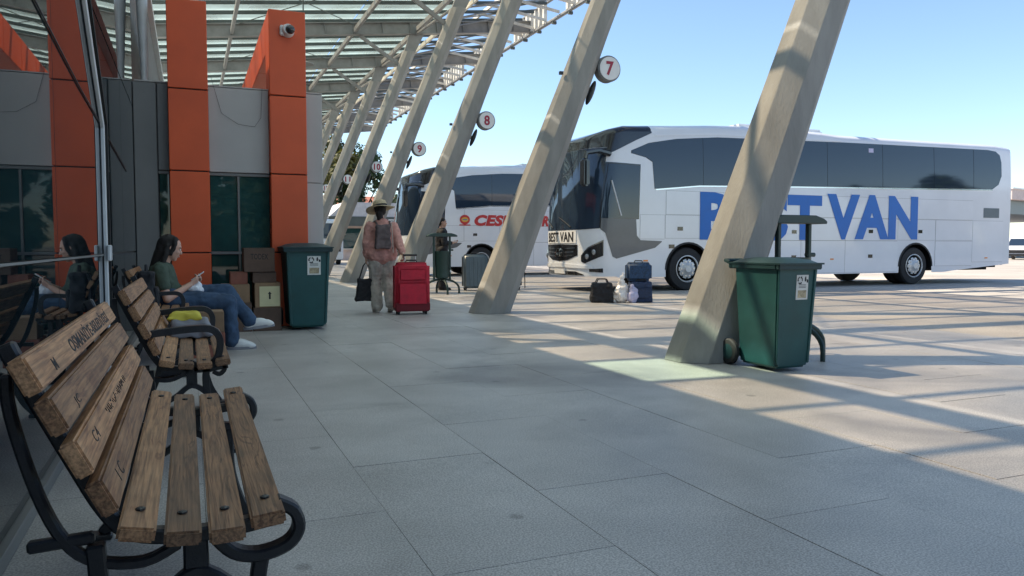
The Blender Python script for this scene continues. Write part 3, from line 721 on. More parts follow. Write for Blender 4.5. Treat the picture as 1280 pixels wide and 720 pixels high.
# ================================================================= CARTONS by the wing wall and the bench
def carton(x0, x1, y0, y1, z0, z1, mat, label, text=None, lab=None, rz=0):
    c = thing('cardboard_box', label, 'box', ((x0 + x1) / 2, (y0 + y1) / 2, z0), rz, 'cardboard boxes')
    w_, d_, h_ = x1 - x0, y1 - y0, z1 - z0
    MB().bb(-w_ / 2, w_ / 2, -d_ / 2, d_ / 2, 0, h_ - .006).build('carton_body', mat, c, bev=.004)
    MB().bb(-w_ / 2 + .002, w_ / 2 - .002, -d_ / 2 + .002, -.003, h_ - .005, h_).build('flap', mat, c)
    MB().bb(-w_ / 2 + .002, w_ / 2 - .002, .003, d_ / 2 - .002, h_ - .005, h_).build('flap', mat, c)
    MB().bb(-w_ / 2 + .01, w_ / 2 - .01, -.025, .025, h_ + .0005, h_ + .0015).build('tape', 'carton_tape', c)
    if text: obj('print', text_mesh(text, 'ink', (-w_ * .28, -d_ / 2 - .0012, h_ * .52), (1, 0, 0), (0, 0, 1), w_ * .56, h_ * .24, .0008, .01), c)
    if lab:
        l0, l1, m0, m1 = lab
        lb = MB().bb(l0 * w_ - w_ / 2, l1 * w_ - w_ / 2, -d_ / 2 - .004, -d_ / 2 - .0005, m0 * h_, m1 * h_).build('paper_label', 'paper_yellow', c)
        cx = (l0 + l1) / 2 * w_ - w_ / 2; cz = (m0 + m1) / 2 * h_
        MB().bb(cx - .01, cx + .012, -d_ / 2 - .0055, -d_ / 2 - .0042, cz - .035, cz + .035).add([(cx - .022, -d_ / 2 - .005, cz + .03), (cx + .024, -d_ / 2 - .005, cz + .03), (cx, -d_ / 2 - .005, cz + .06)], [(0, 1, 2)]).build('arrow_mark', 'ink', lb)
    return c
carton(.62, .985, 9.98, 10.36, .735, 1.03, 'carton_dark', 'brown printed carton on top of the pile left of green bin', 'TODEX')
carton(.40, .70, 9.95, 10.35, .0, .36, 'carton_dark', 'plain dark carton low in pile behind the woman\'s legs')
carton(.36, .68, 9.95, 10.33, .36, .585, 'carton', 'tan carton lying on dark carton behind the woman\'s knee')
carton(.46, .66, 10.0, 10.3, .585, .735, 'carton_red', 'reddish small carton on the tan carton in the pile')
carton(.72, 1.05, 9.96, 10.38, .0, .29, 'carton_dark', 'dark bottom carton beneath the one with arrow label')
carton(.74, 1.045, 9.97, 10.36, .29, .60, 'carton', 'carton with pale yellow arrow label left of green bin', lab=(.18, .97, .05, .85))
carton(.72, 1.0, 10.0, 10.36, .60, .735, 'carton_dark', 'thin dark carton squeezed under the printed top carton')
carton(.02, .30, 7.75, 8.12, .0, .235, 'carton_red', 'reddish brown carton on the floor under the farthest bench')
carton(.04, .295, 7.78, 8.10, .235, .43, 'carton', 'tan carton standing on reddish carton by the farthest bench')
# ================================================================= COACHES
LB, WB, XC, DF, NE = 13.9, 2.6, .6, .88, 2.9
HW = WB / 2
def _arc(ph):
    c, s_ = math.cos(ph), math.sin(ph); e = 2 / NE
    return XC - DF * abs(s_) ** e, HW - HW * math.copysign(abs(c) ** e, c)
_ph = [math.pi * k / 240 for k in range(241)]; _pt = [_arc(p) for p in _ph]; _al = [0]
for a, b in zip(_pt[:-1], _pt[1:]): _al.append(_al[-1] + math.hypot(b[0] - a[0], b[1] - a[1]))
ARC = _al[-1]; UC = XC - ARC / 2     # u of the front centre line
def plan(u):
    """u >= XC: near side at x = u; XC..XC-ARC: round the front; below: far side"""
    if u >= XC: return (u, 0.0)
    q = XC - u
    if q >= ARC: return (XC + (q - ARC), WB)
    lo, hi = 0, 240
    while hi - lo > 1:
        md = (lo + hi) // 2
        if _al[md] <= q: lo = md
        else: hi = md
    t = (q - _al[lo]) / max(1e-9, _al[hi] - _al[lo])
    return (_pt[lo][0] + (_pt[hi][0] - _pt[lo][0]) * t, _pt[lo][1] + (_pt[hi][1] - _pt[lo][1]) * t)
def lerp_list(L, x):
    if x <= L[0][0]: return L[0][1]
    for (a, va), (b, vb) in zip(L[:-1], L[1:]):
        if x <= b: return va + (vb - va) * (x - a) / (b - a)
    return L[-1][1]
ROOF = [(-.3, 3.64), (.0, 3.75), (.5, 3.84), (1.2, 3.87), (2.1, 3.92), (3.3, 4.00), (4.8, 4.06), (6.6, 4.03), (7.3, 3.99), (10, 4.01), (13.3, 4.04), (13.9, 4.0)]
def lean_x(z): return 0 if z < 1.35 else .30 * min(1, (z - 1.35) / 2.3) ** 1.5
def surf(u, z, off=0.0):
    def raw(u_):
        x, y = plan(u_); fr = max(0, min(1, (1.5 - x) / 1.5))
        x2 = x + lean_x(z) * fr + (.06 * max(0, (.75 - z)) if x < .3 else 0)
        tb_ = .05 * max(0, (z - 2.2) / 1.5) ** 2
        y2 = y + tb_ * (1 - y / HW) if x > .1 else y + tb_ * (1 - y / HW) * .6
        return Vector((x2, y2, z))
    p = raw(u)
    if off:
        a, b = raw(u + .01), raw(u - .01); d = b - a; nn = Vector((d.y, -d.x, 0))
        # outward normal: near side (d along -x) must be -y
        if nn.length > 0: nn.normalize()
        if u >= XC and nn.y > 0 or (u < XC and nn.dot(Vector((p.x - 1.6, p.y - HW, 0))) < 0): nn = -nn
        p = p + nn * off
    return p
def patch(name, mat, par, us, zb, zt, off=.006, nz=6, step=.12, th=None):
    """panel on the body surface between u0..u1 and the lines zb(u), zt(u), standing proud by off"""
    u0, u1 = us; n_ = max(2, int(abs(u1 - u0) / step) + 1); keys = sorted(set([u0 + (u1 - u0) * i / n_ for i in range(n_ + 1)] + [a for L in (zb, zt) if isinstance(L, list) for a, _ in L if min(us) < a < max(us)]))
    g = lambda L, u: lerp_list(L, u) if isinstance(L, list) else L
    vs = []; cols = len(keys)
    for u in keys:
        a, b = g(zb, u), g(zt, u)
        for j in range(nz + 1): vs.append(surf(u, a + (b - a) * j / nz, off))
    m_ = nz + 1; fs = [(i * m_ + j, (i + 1) * m_ + j, (i + 1) * m_ + j + 1, i * m_ + j + 1) for i in range(cols - 1) for j in range(nz)]
    nv = len(vs)
    border = [i * m_ for i in range(cols)] + [(cols - 1) * m_ + j for j in range(1, m_)] + [i * m_ + nz for i in range(cols - 2, -1, -1)] + [j for j in range(nz - 1, 0, -1)]
    k0 = nv
    for bi in border:
        u = keys[bi // m_]; a, b = g(zb, u), g(zt, u); vs.append(surf(u, a + (b - a) * (bi % m_) / nz, -.004))
    for k in range(len(border)):
        k2 = (k + 1) % len(border); fs.append((border[k], border[k2], k0 + k2, k0 + k))
    return MB().add(vs, fs).build(name, mat, par, smooth=True, ang=30)
def sidepoly(name, mat, par, pts, off=.006):
    return MB().prism(pts, lambda p, a: tuple(surf(max(p[0], XC), p[1], a)), -.004, off).build(name, mat, par)
def coach(loc, label, livery):
    b = thing('coach', label, 'coach', loc, 0, 'parked coaches')
    FW, RW = 2.5, 10.05
    def arch(x):
        for xw in (FW, RW):
            d = abs(x - xw)
            if d < .64: return .50 + math.sqrt(.64 ** 2 - d * d) * .98
        if x > 11.2: return .34 + .20 * (x - 11.2) / 2.7
        return .33
    # body shell: near side, front, far side, tail as rows of quads
    xs = sorted(set([XC + (LB - XC) * i / 44 for i in range(45)] + [XC + .07 * i for i in range(1, 22)] + [c + .64 * math.sin(math.pi / 2 * k / 6) for c in (FW, RW) for k in range(-6, 7)] + [c + s_ * .645 for c in (FW, RW) for s_ in (-1, 1)]), reverse=True)
    nf = 44; us = xs + [XC - ARC * k / nf for k in range(1, nf)] + [XC - ARC - (x - XC) for x in reversed(xs)]
    half = len(us) // 2; rows = 30; vs = []
    for u in us:
        x, y = plan(u); zb_ = arch(x) if (u >= XC or u <= XC - ARC) else .36; zr = lerp_list(ROOF, x); rr = .17; zsh = zr - rr
        for j in range(rows + 1): vs.append(surf(u, zb_ + (zsh - zb_) * j / rows))
        top = surf(u, zsh); cx = max(top.x, 1.3) if top.x < 1.3 else min(top.x, LB - .3); c = Vector((cx, HW, zsh)); dv = (c - top); dv.z = 0; L_ = dv.length; dv.normalize()
        for k in range(1, 6):
            a = math.pi / 2 * k / 5; vs.append(top + dv * min(L_, .30 * (1 - math.cos(a))) + Vector((0, 0, rr * math.sin(a))))
    m_ = rows + 6; fs = []
    for i in range(len(us) - 1):
        for j in range(m_ - 1): fs.append((i * m_ + j, (i + 1) * m_ + j, (i + 1) * m_ + j + 1, i * m_ + j + 1))
    N = len(us)
    for i in range((N - 1) // 2):   # roof skin across
        a, a2, c2, c_ = i, i + 1, N - 2 - i, N - 1 - i
        f_ = [a * m_ + m_ - 1, a2 * m_ + m_ - 1, c2 * m_ + m_ - 1, c_ * m_ + m_ - 1]
        f_ = list(dict.fromkeys(f_))
        if len(f_) > 2: fs.append(tuple(f_))
    for j in range(m_ - 1): fs.append((j, j + 1, (N - 1) * m_ + j + 1, (N - 1) * m_ + j))
    bmb = MB().add(vs, fs)
    for fi, f_ in enumerate(bmb.f):   # glossy black roof front, cut off along one body frame
        if all(plan(us[i_ // m_])[0] < 1.46 for i_ in f_) and all(i_ % m_ >= rows for i_ in f_): bmb.mi[fi] = 1
    bmb.build('body', ['bus_white', 'bus_black'], b, smooth=True, ang=34)
    MB().bb(.3, LB - .4, .40, WB - .40, .36, 1.15).bb(.25, FW - .66, .06, WB - .06, .37, .8).bb(FW + .66, RW - .66, .06, WB - .06, .34, 1.1).bb(RW + .66, LB - .5, .06, WB - .06, .44, 1.1).build('underbody', 'under', b)
    # wheels
    def wheel(x, y, s_):
        t = MB().lathe([(.30, -.15), (.40, -.16), (.49, -.145), (.515, -.10), (.515, .10), (.49, .145), (.40, .16), (.30, .15)], 36, (x, y, .515), 'y')
        wh = t.build('wheel', 'rubber', b, smooth=True, ang=28)
        yo = y - s_ * .15
        MB().lathe([(.315, 0), (.325, -.02 * s_), (.305, -.025 * s_), (.285, .012 * s_), (.19, -.012 * s_), (.15, -.02 * s_), (.10, -.05 * s_), (.08, -.07 * s_)], 32, (x, yo, .515), 'y').build('rim', 'alloy', wh, smooth=True, ang=24)
        hl = MB()
        for k in range(10):
            a = 2 * math.pi * (k + .5) / 10; hl.lathe([(.026, .03 * s_), (.024, -.0125 * s_)], 8, (x + .236 * math.cos(a), yo , .515 + .222 * math.sin(a)), 'y')
        hl.build('rim_holes', 'under', wh)
        nb = MB()
        for k in range(10):
            a = 2 * math.pi * k / 10; nb.lathe([(.015, .03 * s_), (.015, -.034 * s_)], 6, (x + .175 * math.cos(a), yo, .515 + .175 * math.sin(a)), 'y')
        nb.build('wheel_nuts', 'chrome', wh)
    for x in (FW, RW): wheel(x, .20, 1); wheel(x, WB - .20, -1)
    wheel(RW, .54, 1)
    for xw in (FW, RW):   # arch lips
        pts = [(xw + .66 * math.cos(a), .50 + .655 * math.sin(a)) for a in [math.pi * k / 16 for k in range(17)]] + [(xw + .615 * math.cos(a), .50 + .61 * math.sin(a)) for a in [math.pi * (16 - k) / 16 for k in range(17)]]
        sidepoly('arch_lip', 'rubber', b, pts, .012)
    # side glazing (near side): tinted band in panes
    ZT = [(.80, 3.24), (1.34, 3.43), (2.15, 3.57), (3.33, 3.67), (7.5, 3.76), (12.9, 3.83), (13.25, 3.80), (13.42, 3.70), (13.48, 3.5)]
    ZB = [(.80, 3.20), (1.26, 3.12), (1.47, 3.02), (1.53, 2.40), (2.8, 2.52), (4.9, 2.57), (13.1, 2.72), (13.36, 2.86), (13.48, 3.1)]
    cuts = [.82, 2.9, 4.85, 6.8, 8.75, 10.7, 12.3, 13.48]
    for a, c in zip(cuts[:-1], cuts[1:]): patch('window', 'bus_glass', b, (a + .008, c - .008), ZB, ZT, .008, 5, .15)
    patch('window_surround', 'bus_black', b, (.80, 13.49), [(x, z - .012) for x, z in ZB], [(x, z + .012) for x, z in ZT], .003, 5, .15)
    patch('belt_moulding', 'chrome', b, (1.56, 13.1), [(x, z - .045) for x, z in ZB if x > 1.5], [(x, z - .018) for x, z in ZB if x > 1.5], .010, 1, .3)
    # far side glazing, plain
    mir = lambda x: XC - ARC - (x - XC)
    patch('window', 'bus_glass', b, (mir(13.3), mir(1.6)), 2.55, 3.55, .006, 3, .5)
    # windscreen and black mask round the front, near-side corner included
    uA, uB = .10, 2 * UC - .10
    bottom = [(uB, 1.46), (UC - 1.0, 1.44), (UC, 1.43), (UC + 1.0, 1.44), (uA, 1.46)]
    patch('windscreen', 'bus_glass', b, (uB, uA), bottom, 3.30, .010, 12, .08)
    ul = sorted([uB - .3 + (1.5 - uB + .3) * i / 60 for i in range(61)])
    shd = [(u, lerp_list(ROOF, plan(u)[0]) - .17) for u in ul]
    patch('front_mask', 'bus_black', b, (uB - .3, 1.455), [(uB - .3, 3.34), (uB, 3.31), (uA, 3.31), (uA + .001, 3.19), (.26, 3.20), (.62, 3.36), (.93, 3.49), (1.455, 3.68)], shd, .008, 5, .06)
    # wipers
    for q in (.55, -.35):
        MB().tube([surf(UC + q, 1.50, .03), surf(UC + q - .25, 1.62, .03), surf(UC + q - .6, 1.75, .03)], .012, 5).build('wiper', 'black_plastic', b)
    # near-side door glass and the dark swoosh below it
    patch('door_glass', 'bus_glass', b, (.13, 1.08), [(.13, 1.70), (1.08, 1.70)], [(.13, 2.93), (1.08, 2.90)], .010, 8, .08)
    patch('door_swoosh', 'bus_grey', b, (.13, 1.74), [(.13, 1.44), (.24, 1.36), (.42, .82), (.52, .77), (1.56, 1.02), (1.74, 1.155)], [(.13, 1.69), (1.03, 1.69), (1.06, 1.30), (1.16, 1.195), (1.74, 1.175)], .009, 6, .06)
    patch('door_frame', 'bus_black', b, (.07, 1.11), [(.07, 1.5), (.16, 1.42), (.28, 1.66), (1.11, 1.68)], [(.07, 2.97), (1.11, 2.94)], .005, 8, .08)
    MB().tube([surf(.30, 2.55, .015), surf(.62, 1.75, .015)], .018, 6).build('door_stay', 'alloy', b)
    # front: grille, bumper details, lamps, plates
    hw_ = .78
    patch('grille', 'bus_black', b, (UC - hw_, UC + hw_), [(UC - hw_, .84), (UC - .4, .73), (UC, .70), (UC + .4, .73), (UC + hw_, .84)], [(UC - hw_, 1.09), (UC, 1.10), (UC + hw_, 1.09)], .012, 5, .1)
    for k, z in enumerate((.83, .92, 1.01)):
        w_ = hw_ - .06 - .06 * (2 - k)
        patch('grille_bar', 'chrome', b, (UC - w_, UC + w_), [(UC - w_, z - .005), (UC, z - .035), (UC + w_, z - .005)], [(UC - w_, z + .018), (UC, z - .012), (UC + w_, z + .018)], .022, 1, .1)
    c = surf(UC, .91, .03)
    em = MB().lathe([(.10, 0), (.10, -.015), (.085, -.015), (.085, 0)], 24, c, 'x', caps=False)
    for k in range(3):
        a = R(90 + 120 * k); em.add([c + Vector((-.012, .016 * math.cos(a + R(90)), .016 * math.sin(a + R(90)))), c + Vector((-.012, .09 * math.cos(a), .09 * math.sin(a))), c + Vector((-.012, .016 * math.cos(a - R(90)), .016 * math.sin(a - R(90))))], [(0, 1, 2)])
    em.build('front_emblem', 'chrome', b)
    for s_ in (1, -1):
        A = lambda q: UC + s_ * q
        def fp(nm, mt, q0, q1, zb_, zt_, off):
            zb2 = sorted([(A(q), z) for q, z in zb_]); zt2 = sorted([(A(q), z) for q, z in zt_]); return patch(nm, mt, b, tuple(sorted((A(q0), A(q1)))), zb2, zt2, off, 4, .06)
        h = fp('headlight', 'bus_black', .90, 1.44, [(.90, .70), (1.0, .66), (1.44, .84)], [(.90, .84), (1.05, 1.0), (1.44, 1.20)], .012)
        for q, z in ((1.06, .82), (1.22, .92)):
            p = surf(A(q), z, .016); o = MB().ball(p, (.035, .075, .065)).build('lamp', 'lens', b, smooth=True); o.parent = h
        fp('headlight_trim', 'chrome', .94, 1.42, [(.94, .86), (1.08, 1.0), (1.42, 1.16)], [(.94, .885), (1.08, 1.03), (1.42, 1.195)], .018)
        fp('fog_lamp', 'bus_black', 1.10, 1.42, [(1.10, .47), (1.42, .45)], [(1.10, .53), (1.42, .55)], .010)
    patch('lower_intake', 'bus_black', b, (UC - .95, UC + .95), [(UC - .95, .38), (UC + .95, .38)], [(UC - .95, .40), (UC - .7, .47), (UC + .7, .47), (UC + .95, .40)], .010, 2, .1)
    np_ = patch('number_plate', 'sign_white', b, (UC - .28, UC + .28), .40, .51, .024, 2, .1)
    patch('bumper_edge', 'bus_white', b, (UC - 1.2, UC + 1.2), [(UC - 1.2, .54), (UC, .56), (UC + 1.2, .54)], [(UC - 1.2, .60), (UC, .66), (UC + 1.2, .60)], .030, 2, .1)
    # mirrors
    for s_ in (1, -1):
        u = UC + s_ * 1.42
        p0 = surf(u, 3.16, .0); out = Vector((-.66, -.10 * s_, 0))
        mb = MB().tube([p0, p0 + out * .5 + Vector((0, 0, .05)), p0 + out + Vector((0, 0, -.02)), p0 + out + Vector((-.03, 0, -.15))], [.075, .065, .06, .05], 8)
        mo = mb.build('mirror_arm', 'bus_black', b, smooth=True)
        MB().box(p0 + out + Vector((-.03, 0, -.47)), (.14, .28, .60)).build('mirror_head', 'bus_black', mo, bev=.04, seg=2, smooth=True)
    # luggage hatches (panels stand proud, seams between them), handles, lamps
    def hatch(x0, x1, z0, z1):
        h = patch('hatch', 'bus_white', b, (x0 + .005, x1 - .005), z0 + .005, z1 - .005, .008, 2, .6)
        patch('hatch_seal', 'bus_grey', h, (x0, x1), z0, z1, .002, 1, .6)
    hatch(1.85, LB - 1.6, 1.80, 2.36)
    for x0, x1 in ((3.20, 4.55), (4.55, 5.95), (5.95, 7.45), (7.45, 9.35)):
        hatch(x0, x1, .36, 1.20); hatch(x0, x1, 1.20, 1.79)
    hatch(1.14, 1.82, 1.22, 1.79); hatch(1.83, 3.20, 1.24, 1.79); hatch(10.80, 12.3, 1.22, 1.79); hatch(9.35, 10.79, 1.22, 1.79)
    hatch(10.80, 12.3, .50, 1.20); hatch(12.3, 13.6, .60, 1.79)
    for x, z in ((2.25, 1.47), (5.72, 1.42), (8.35, 1.45), (10.2, 1.46), (5.72, .78), (8.35, .79), (2.02, 1.05)):
        patch('hatch_handle', 'bus_black', b, (x - .075, x + .075), z - .045, z + .045, .016, 1, .1)
    for x in (1.3, 4.3, 7.0, 12.9): patch('side_marker', 'amber', b, (x - .06, x + .06), .70, .735, .014, 1, .1)
    patch('roof_seam', 'bus_white', b, (1.55, 7.3), [(1.62, 3.62), (3.3, 3.73), (7.3, 3.79)], [(1.62, 3.66), (3.3, 3.79), (7.3, 3.815)], .012, 1, .3)
    MB().bb(4.2, 7.0, .35, WB - .35, 3.95, 4.12).build('roof_unit', 'bus_white', b, bev=.07, seg=3, smooth=True)
    MB().bb(8.4, 8.62, .32, .36, 0, .0001)
    patch('escape_sticker', 'plastic_lilac', b, (8.25, 8.42), 3.55, 3.66, .011, 1, .1)
    patch('fuel_flap', 'case_grey', b, (12.75, 13.4), 1.88, 2.16, .011, 1, .2) if livery == 'blue' else None
    # tail
    MB().bb(LB - .004, LB + .012, .25, WB - .25, 2.4, 3.5).build('rear_window', 'bus_glass', b, bev=.004)
    MB().bb(LB - .06, LB + .02, .06, .22, .75, 1.15).build('tail_light', 'tail_red', b, bev=.01); MB().bb(LB - .06, LB + .02, WB - .22, WB - .06, .75, 1.15).build('tail_light', 'tail_red', b, bev=.01)
    MB().bb(LB - .02, LB + .05, .2, WB - .2, .5, .72).build('rear_bumper', 'bus_white', b, bev=.02)
    # lettering
    def letters(txt, mat, x0, x1, z0, z1, bold, shear=0, nm='lettering'):
        obj(nm, text_mesh(txt, mat, (x0, -.0135, z0), (1, 0, 0), (0, 0, 1), x1 - x0, z1 - z0, .004, bold, shear), b)
    if livery == 'blue':
        letters('BEST', 'blue_print', 2.81, 6.62, 1.20, 2.37, .045); letters('VAN', 'blue_print', 6.80, 10.08, 1.23, 2.42, .045)
        fp_ = patch('name_plate', 'sign_white', b, (UC - .74, UC + .74), 1.125, 1.42, .016, 2, .1)
        me = text_mesh('BEST VAN', 'ink', (0, 0, 0), (1, 0, 0), (0, 1, 0), 1.30, .235, .003, .03)
        for v in me.vertices:   # wrap the word onto the curved front: reads left to right seen from the front
            v.co = surf(UC - .65 + v.co.x, 1.155 + v.co.y, .0185 + v.co.z)
        obj('lettering', me, b)
    else:
        letters('CESUR', 'red_print', 2.22, 4.18, 1.78, 2.18, .055, .22); letters('TUR', 'red_print', 4.32, 5.16, 1.78, 2.18, .055, .22)
        e = MB(); n_ = 20
        e.prism([(1.86 + .19 * math.cos(2 * math.pi * k / n_), 2.0 + .17 * math.sin(2 * math.pi * k / n_)) for k in range(n_)], XZ, -.0135, -.018)
        em = e.build('emblem', 'red_print', b)
        MB().prism([(1.86 + .13 * math.cos(2 * math.pi * k / n_), 2.0 + .085 * math.sin(2 * math.pi * k / n_)) for k in range(n_)], XZ, -.0185, -.021).build('emblem_field', 'yellow_print', em)
        MB().prism([(1.77, 1.985), (1.95, 1.985), (1.95, 2.015), (1.77, 2.015)], XZ, -.0215, -.023).build('emblem_bar', 'blue_print', em)
        MB().prism([(1.64, 1.79), (2.08, 1.79), (2.06, 1.83), (1.66, 1.83)], XZ, -.0135, -.016).build('emblem_foot', 'red_print', em)
        letters('CSR', 'red_print', .78, .98, 3.02, 3.10, .02, .2)
    return b
coach((8.5, 15.3, 0), 'white coach with large blue BEST VAN lettering along its side', 'blue')
coach((7.2, 25.9, 0), 'farther white coach with red lettering and emblem behind leaning columns', 'red')
# ================================================================= PEOPLE
def rotm(axis, deg): return Matrix.Rotation(R(deg), 3, axis)
def head_parts(mb, c, fw, s=1.0):
    """skull, jaw, nose, ears, lips, neck start; fw = facing unit vector (horizontal-ish)"""
    fw = Vector(fw).normalized(); sd_ = Vector((0, 0, 1)).cross(fw).normalized(); upv = fw.cross(sd_)
    rot = Matrix((fw, sd_, upv)).transposed(); g = lambda x, y, z: c + rot @ Vector((x * s, y * s, z * s))
    mb.ball(g(-.012, 0, .035), (.098 * s, .076 * s, .092 * s), rot, 18, 12)
    mb.ball(g(.022, 0, -.025), (.070 * s, .062 * s, .088 * s), rot, 16, 10)
    mb.ball(g(.055, 0, -.092), (.026 * s, .030 * s, .024 * s), rot)
    mb.cap(g(.082, 0, .012), g(.102, 0, -.022), .011 * s, .015 * s, 8)
    mb.ball(g(.082, 0, -.058), (.014 * s, .024 * s, .012 * s), rot)
    mb.ball(g(.078, 0, .034), (.016 * s, .050 * s, .012 * s), rot)
    for q in (-1, 1):
        mb.ball(g(-.006, q * .078, -.002), (.020 * s, .010 * s, .032 * s), rot)
        mb.ball(g(.062, q * .034, -.02), (.026 * s, .024 * s, .024 * s), rot)
    return g, rot
def face_details(g, rot, par, s=1.0):
    for q in (-1, 1):
        MB().ball(g(.083, q * .031, .012), (.010 * s, .014 * s, .009 * s), rot).build('eye', 'white_shoe', par, smooth=True)
        MB().ball(g(.091, q * .031, .012), (.004 * s, .006 * s, .006 * s), rot).build('iris', 'ink', par, smooth=True)
        MB().ball(g(.086, q * .032, .031), (.008 * s, .020 * s, .004 * s), rot).build('eyebrow', 'hair', par, smooth=True)
    MB().ball(g(.093, 0, -.058), (.006 * s, .021 * s, .008 * s), rot).build('lips', 'pink_fabric', par, smooth=True)
def hand(mb, wrist, d, palm_n, curl=.5, s=1.0, thumb=1):
    """palm and five separate fingers; d = pointing direction, palm_n = palm normal"""
    d = Vector(d).normalized(); pn = Vector(palm_n); pn = (pn - d * pn.dot(d)).normalized(); sd_ = d.cross(pn); w_ = Vector(wrist)
    for q in (-1.2, -.4, .4, 1.2): mb.cap(w_ + sd_ * q * .012 * s, w_ + d * .085 * s + sd_ * q * .018 * s, .014 * s, .013 * s, 8)
    for q, L in ((-1.5, .062), (-.5, .076), (.5, .080), (1.5, .070)):
        p = w_ + d * .085 * s + sd_ * q * .0195 * s; a = 0; dirv = d.copy()
        for k, (f_, r0, r1) in enumerate(((.42, .0095, .0088), (.33, .0088, .008), (.25, .008, .007))):
            a += curl * (.7 if k == 0 else .9); dv = d * math.cos(a) + pn * math.sin(a); p2 = p + dv * L * f_ * s; mb.cap(p, p2, r0 * s, r1 * s, 8); p = p2
    p = w_ + d * .025 * s + sd_ * thumb * .03 * s; p2 = p + (d * .6 + sd_ * thumb * .6 + pn * .5).normalized() * .042 * s; p3 = p2 + (d * .8 + sd_ * thumb * .05 + pn * .7).normalized() * .032 * s
    mb.cap(p, p2, .013 * s, .0105 * s, 8); mb.cap(p2, p3, .0105 * s, .0085 * s, 8)
def shoe(par, heel, d, mat='white_shoe', s=1.0, upv=(0, 0, 1)):
    d = Vector(d).normalized(); u_ = Vector(upv); u_ = (u_ - d * u_.dot(d)).normalized(); sd_ = d.cross(u_); h = Vector(heel)
    g = lambda x, y, z: h + d * x * s + sd_ * y * s + u_ * z * s
    rot = Matrix((d, sd_, u_)).transposed()
    mb = MB(); mb.ball(g(.045, 0, .05), (.06 * s, .040 * s, .055 * s), rot); mb.ball(g(.11, 0, .05), (.09 * s, .042 * s, .048 * s), rot); mb.ball(g(.14, 0, .04), (.10 * s, .043 * s, .04 * s), rot); mb.ball(g(.20, 0, .028), (.055 * s, .042 * s, .028 * s), rot)
    mb.cap(g(.04, 0, .05), g(.035, 0, .095), .042 * s, .040 * s)
    o = fused('shoe', mb, mat, par, .008, 4)
    sole = [(math.cos(a), math.sin(a)) for a in [2 * math.pi * k / 18 for k in range(18)]]
    MB().prism(sole, lambda p, a: tuple(g(.115 + p[0] * .142, p[1] * (.041 + .005 * p[0]), a)), -.002, .026).build('sole', 'grey_fabric' if mat == 'white_shoe' else mat, o, bev=.004)
    return o

# ---- seated woman with phone, on the farthest bench, facing +x
W = thing('person', 'seated woman in green t-shirt and blue jeans looking at phone', 'person', (-.12, 8.4, 0))
O = -Vector(W.location)
def wl_(o): o.location = O; return o
Y0 = 8.40
hip = Vector((-.15, Y0, .50)); chest = Vector((-.255, Y0, .76)); nb_ = Vector((-.235, Y0, .89)); hc = Vector((-.165, Y0, 1.028))
body = MB(); g, hr = head_parts(body, hc, (1, 0, -.28))
body.cap(nb_ + Vector((-.005, 0, -.03)), hc + Vector((-.03, 0, -.05)), .052, .050)
body.chain([hip, Vector((-.225, Y0, .64)), chest], [.13, .115, .12]); body.cap(chest, nb_, .10, .055)
shR, shL = Vector((-.265, Y0 - .165, .815)), Vector((-.265, Y0 + .165, .815))
elR, elL = Vector((-.205, Y0 - .215, .535)), Vector((-.185, Y0 + .205, .545))
haR, haL = Vector((.0, Y0 - .10, .665)), Vector((.02, Y0 + .06, .672))
for sh, el, ha in ((shR, elR, haR), (shL, elL, haL)):
    body.chain([sh, (sh + el) / 2, el, (el * .6 + ha * .4), ha], [.05, .045, .038, .037, .026])
hand(body, haR, (.75, .35, .55), (-.4, .5, .3), .75, 1.0, -1); hand(body, haL, (.8, -.25, .5), (-.4, -.5, .3), .75, 1.0, 1)
bo = wl_(fused('body', body, 'skin', W, .0065, 5)); 
fd = bpy.data.objects.new('x', None); bpy.data.objects.remove(fd)
face_details(g, hr, bo)
top = MB(); top.chain([hip + Vector((-.01, 0, .03)), Vector((-.225, Y0, .64)), chest + Vector((0, 0, .03))], [.142, .132, .128])
for q in (-1, 1): top.cap(Vector((-.235, Y0 + q * .06, .70)), Vector((-.245, Y0 + q * .07, .80)), .10, .085); top.cap(chest + Vector((.055, q * .065, .0)), chest + Vector((.05, q * .06, -.03)), .062, .07)
for sh, el in ((shR, elR), (shL, elL)):
    top.chain([Vector((-.245, Y0, .845)), sh + Vector((0, 0, .01)), sh * .45 + el * .55], [.075, .068, .062])
wl_(fused('tshirt', top, 'green_shirt', W, .010, 6, .006))
jn = MB(); kR, aR = Vector((.365, Y0 - .10, .50)), Vector((.385, Y0 - .11, .09)); kL, aL = Vector((.35, Y0 + .03, .595)), Vector((.565, Y0 - .03, .285))
jn.chain([hip + Vector((0, -.085, -.01)), Vector((.1, Y0 - .105, .50)), kR + Vector((0, 0, -.01)), kR * .55 + aR * .45, aR], [.125, .105, .078, .070, .082])
jn.chain([hip + Vector((0, .085, .0)), Vector((.1, Y0 + .08, .555)), kL, kL * .5 + aL * .5, aL], [.125, .105, .077, .068, .078])
jn.cap(hip + Vector((-.02, -.06, .02)), hip + Vector((-.02, .06, .02)), .135, .135)
wl_(fused('jeans', jn, 'denim', W, .011, 5, .007))
wl_(shoe(W, (.335, Y0 - .115, .0), (1, -.04, 0), s=1.12)); wl_(shoe(W, (.53, Y0 - .035, .185), (1, -.05, .12), s=1.12, upv=(-.2, 0, 1)))
for o in W.children:
    if o.name.startswith('shoe'):
        pass
hm = MB(); hm.ball(hc + Vector((-.022, 0, .050)), (.108, .088, .096), None, 18, 12); hm.chain([hc + Vector((.045, -.055, .095)), hc + Vector((.035, -.082, .03)), hc + Vector((.0, -.09, -.06))], [.026, .02, .02]); hm.ball(hc + Vector((-.075, 0, -.02)), (.07, .085, .10))
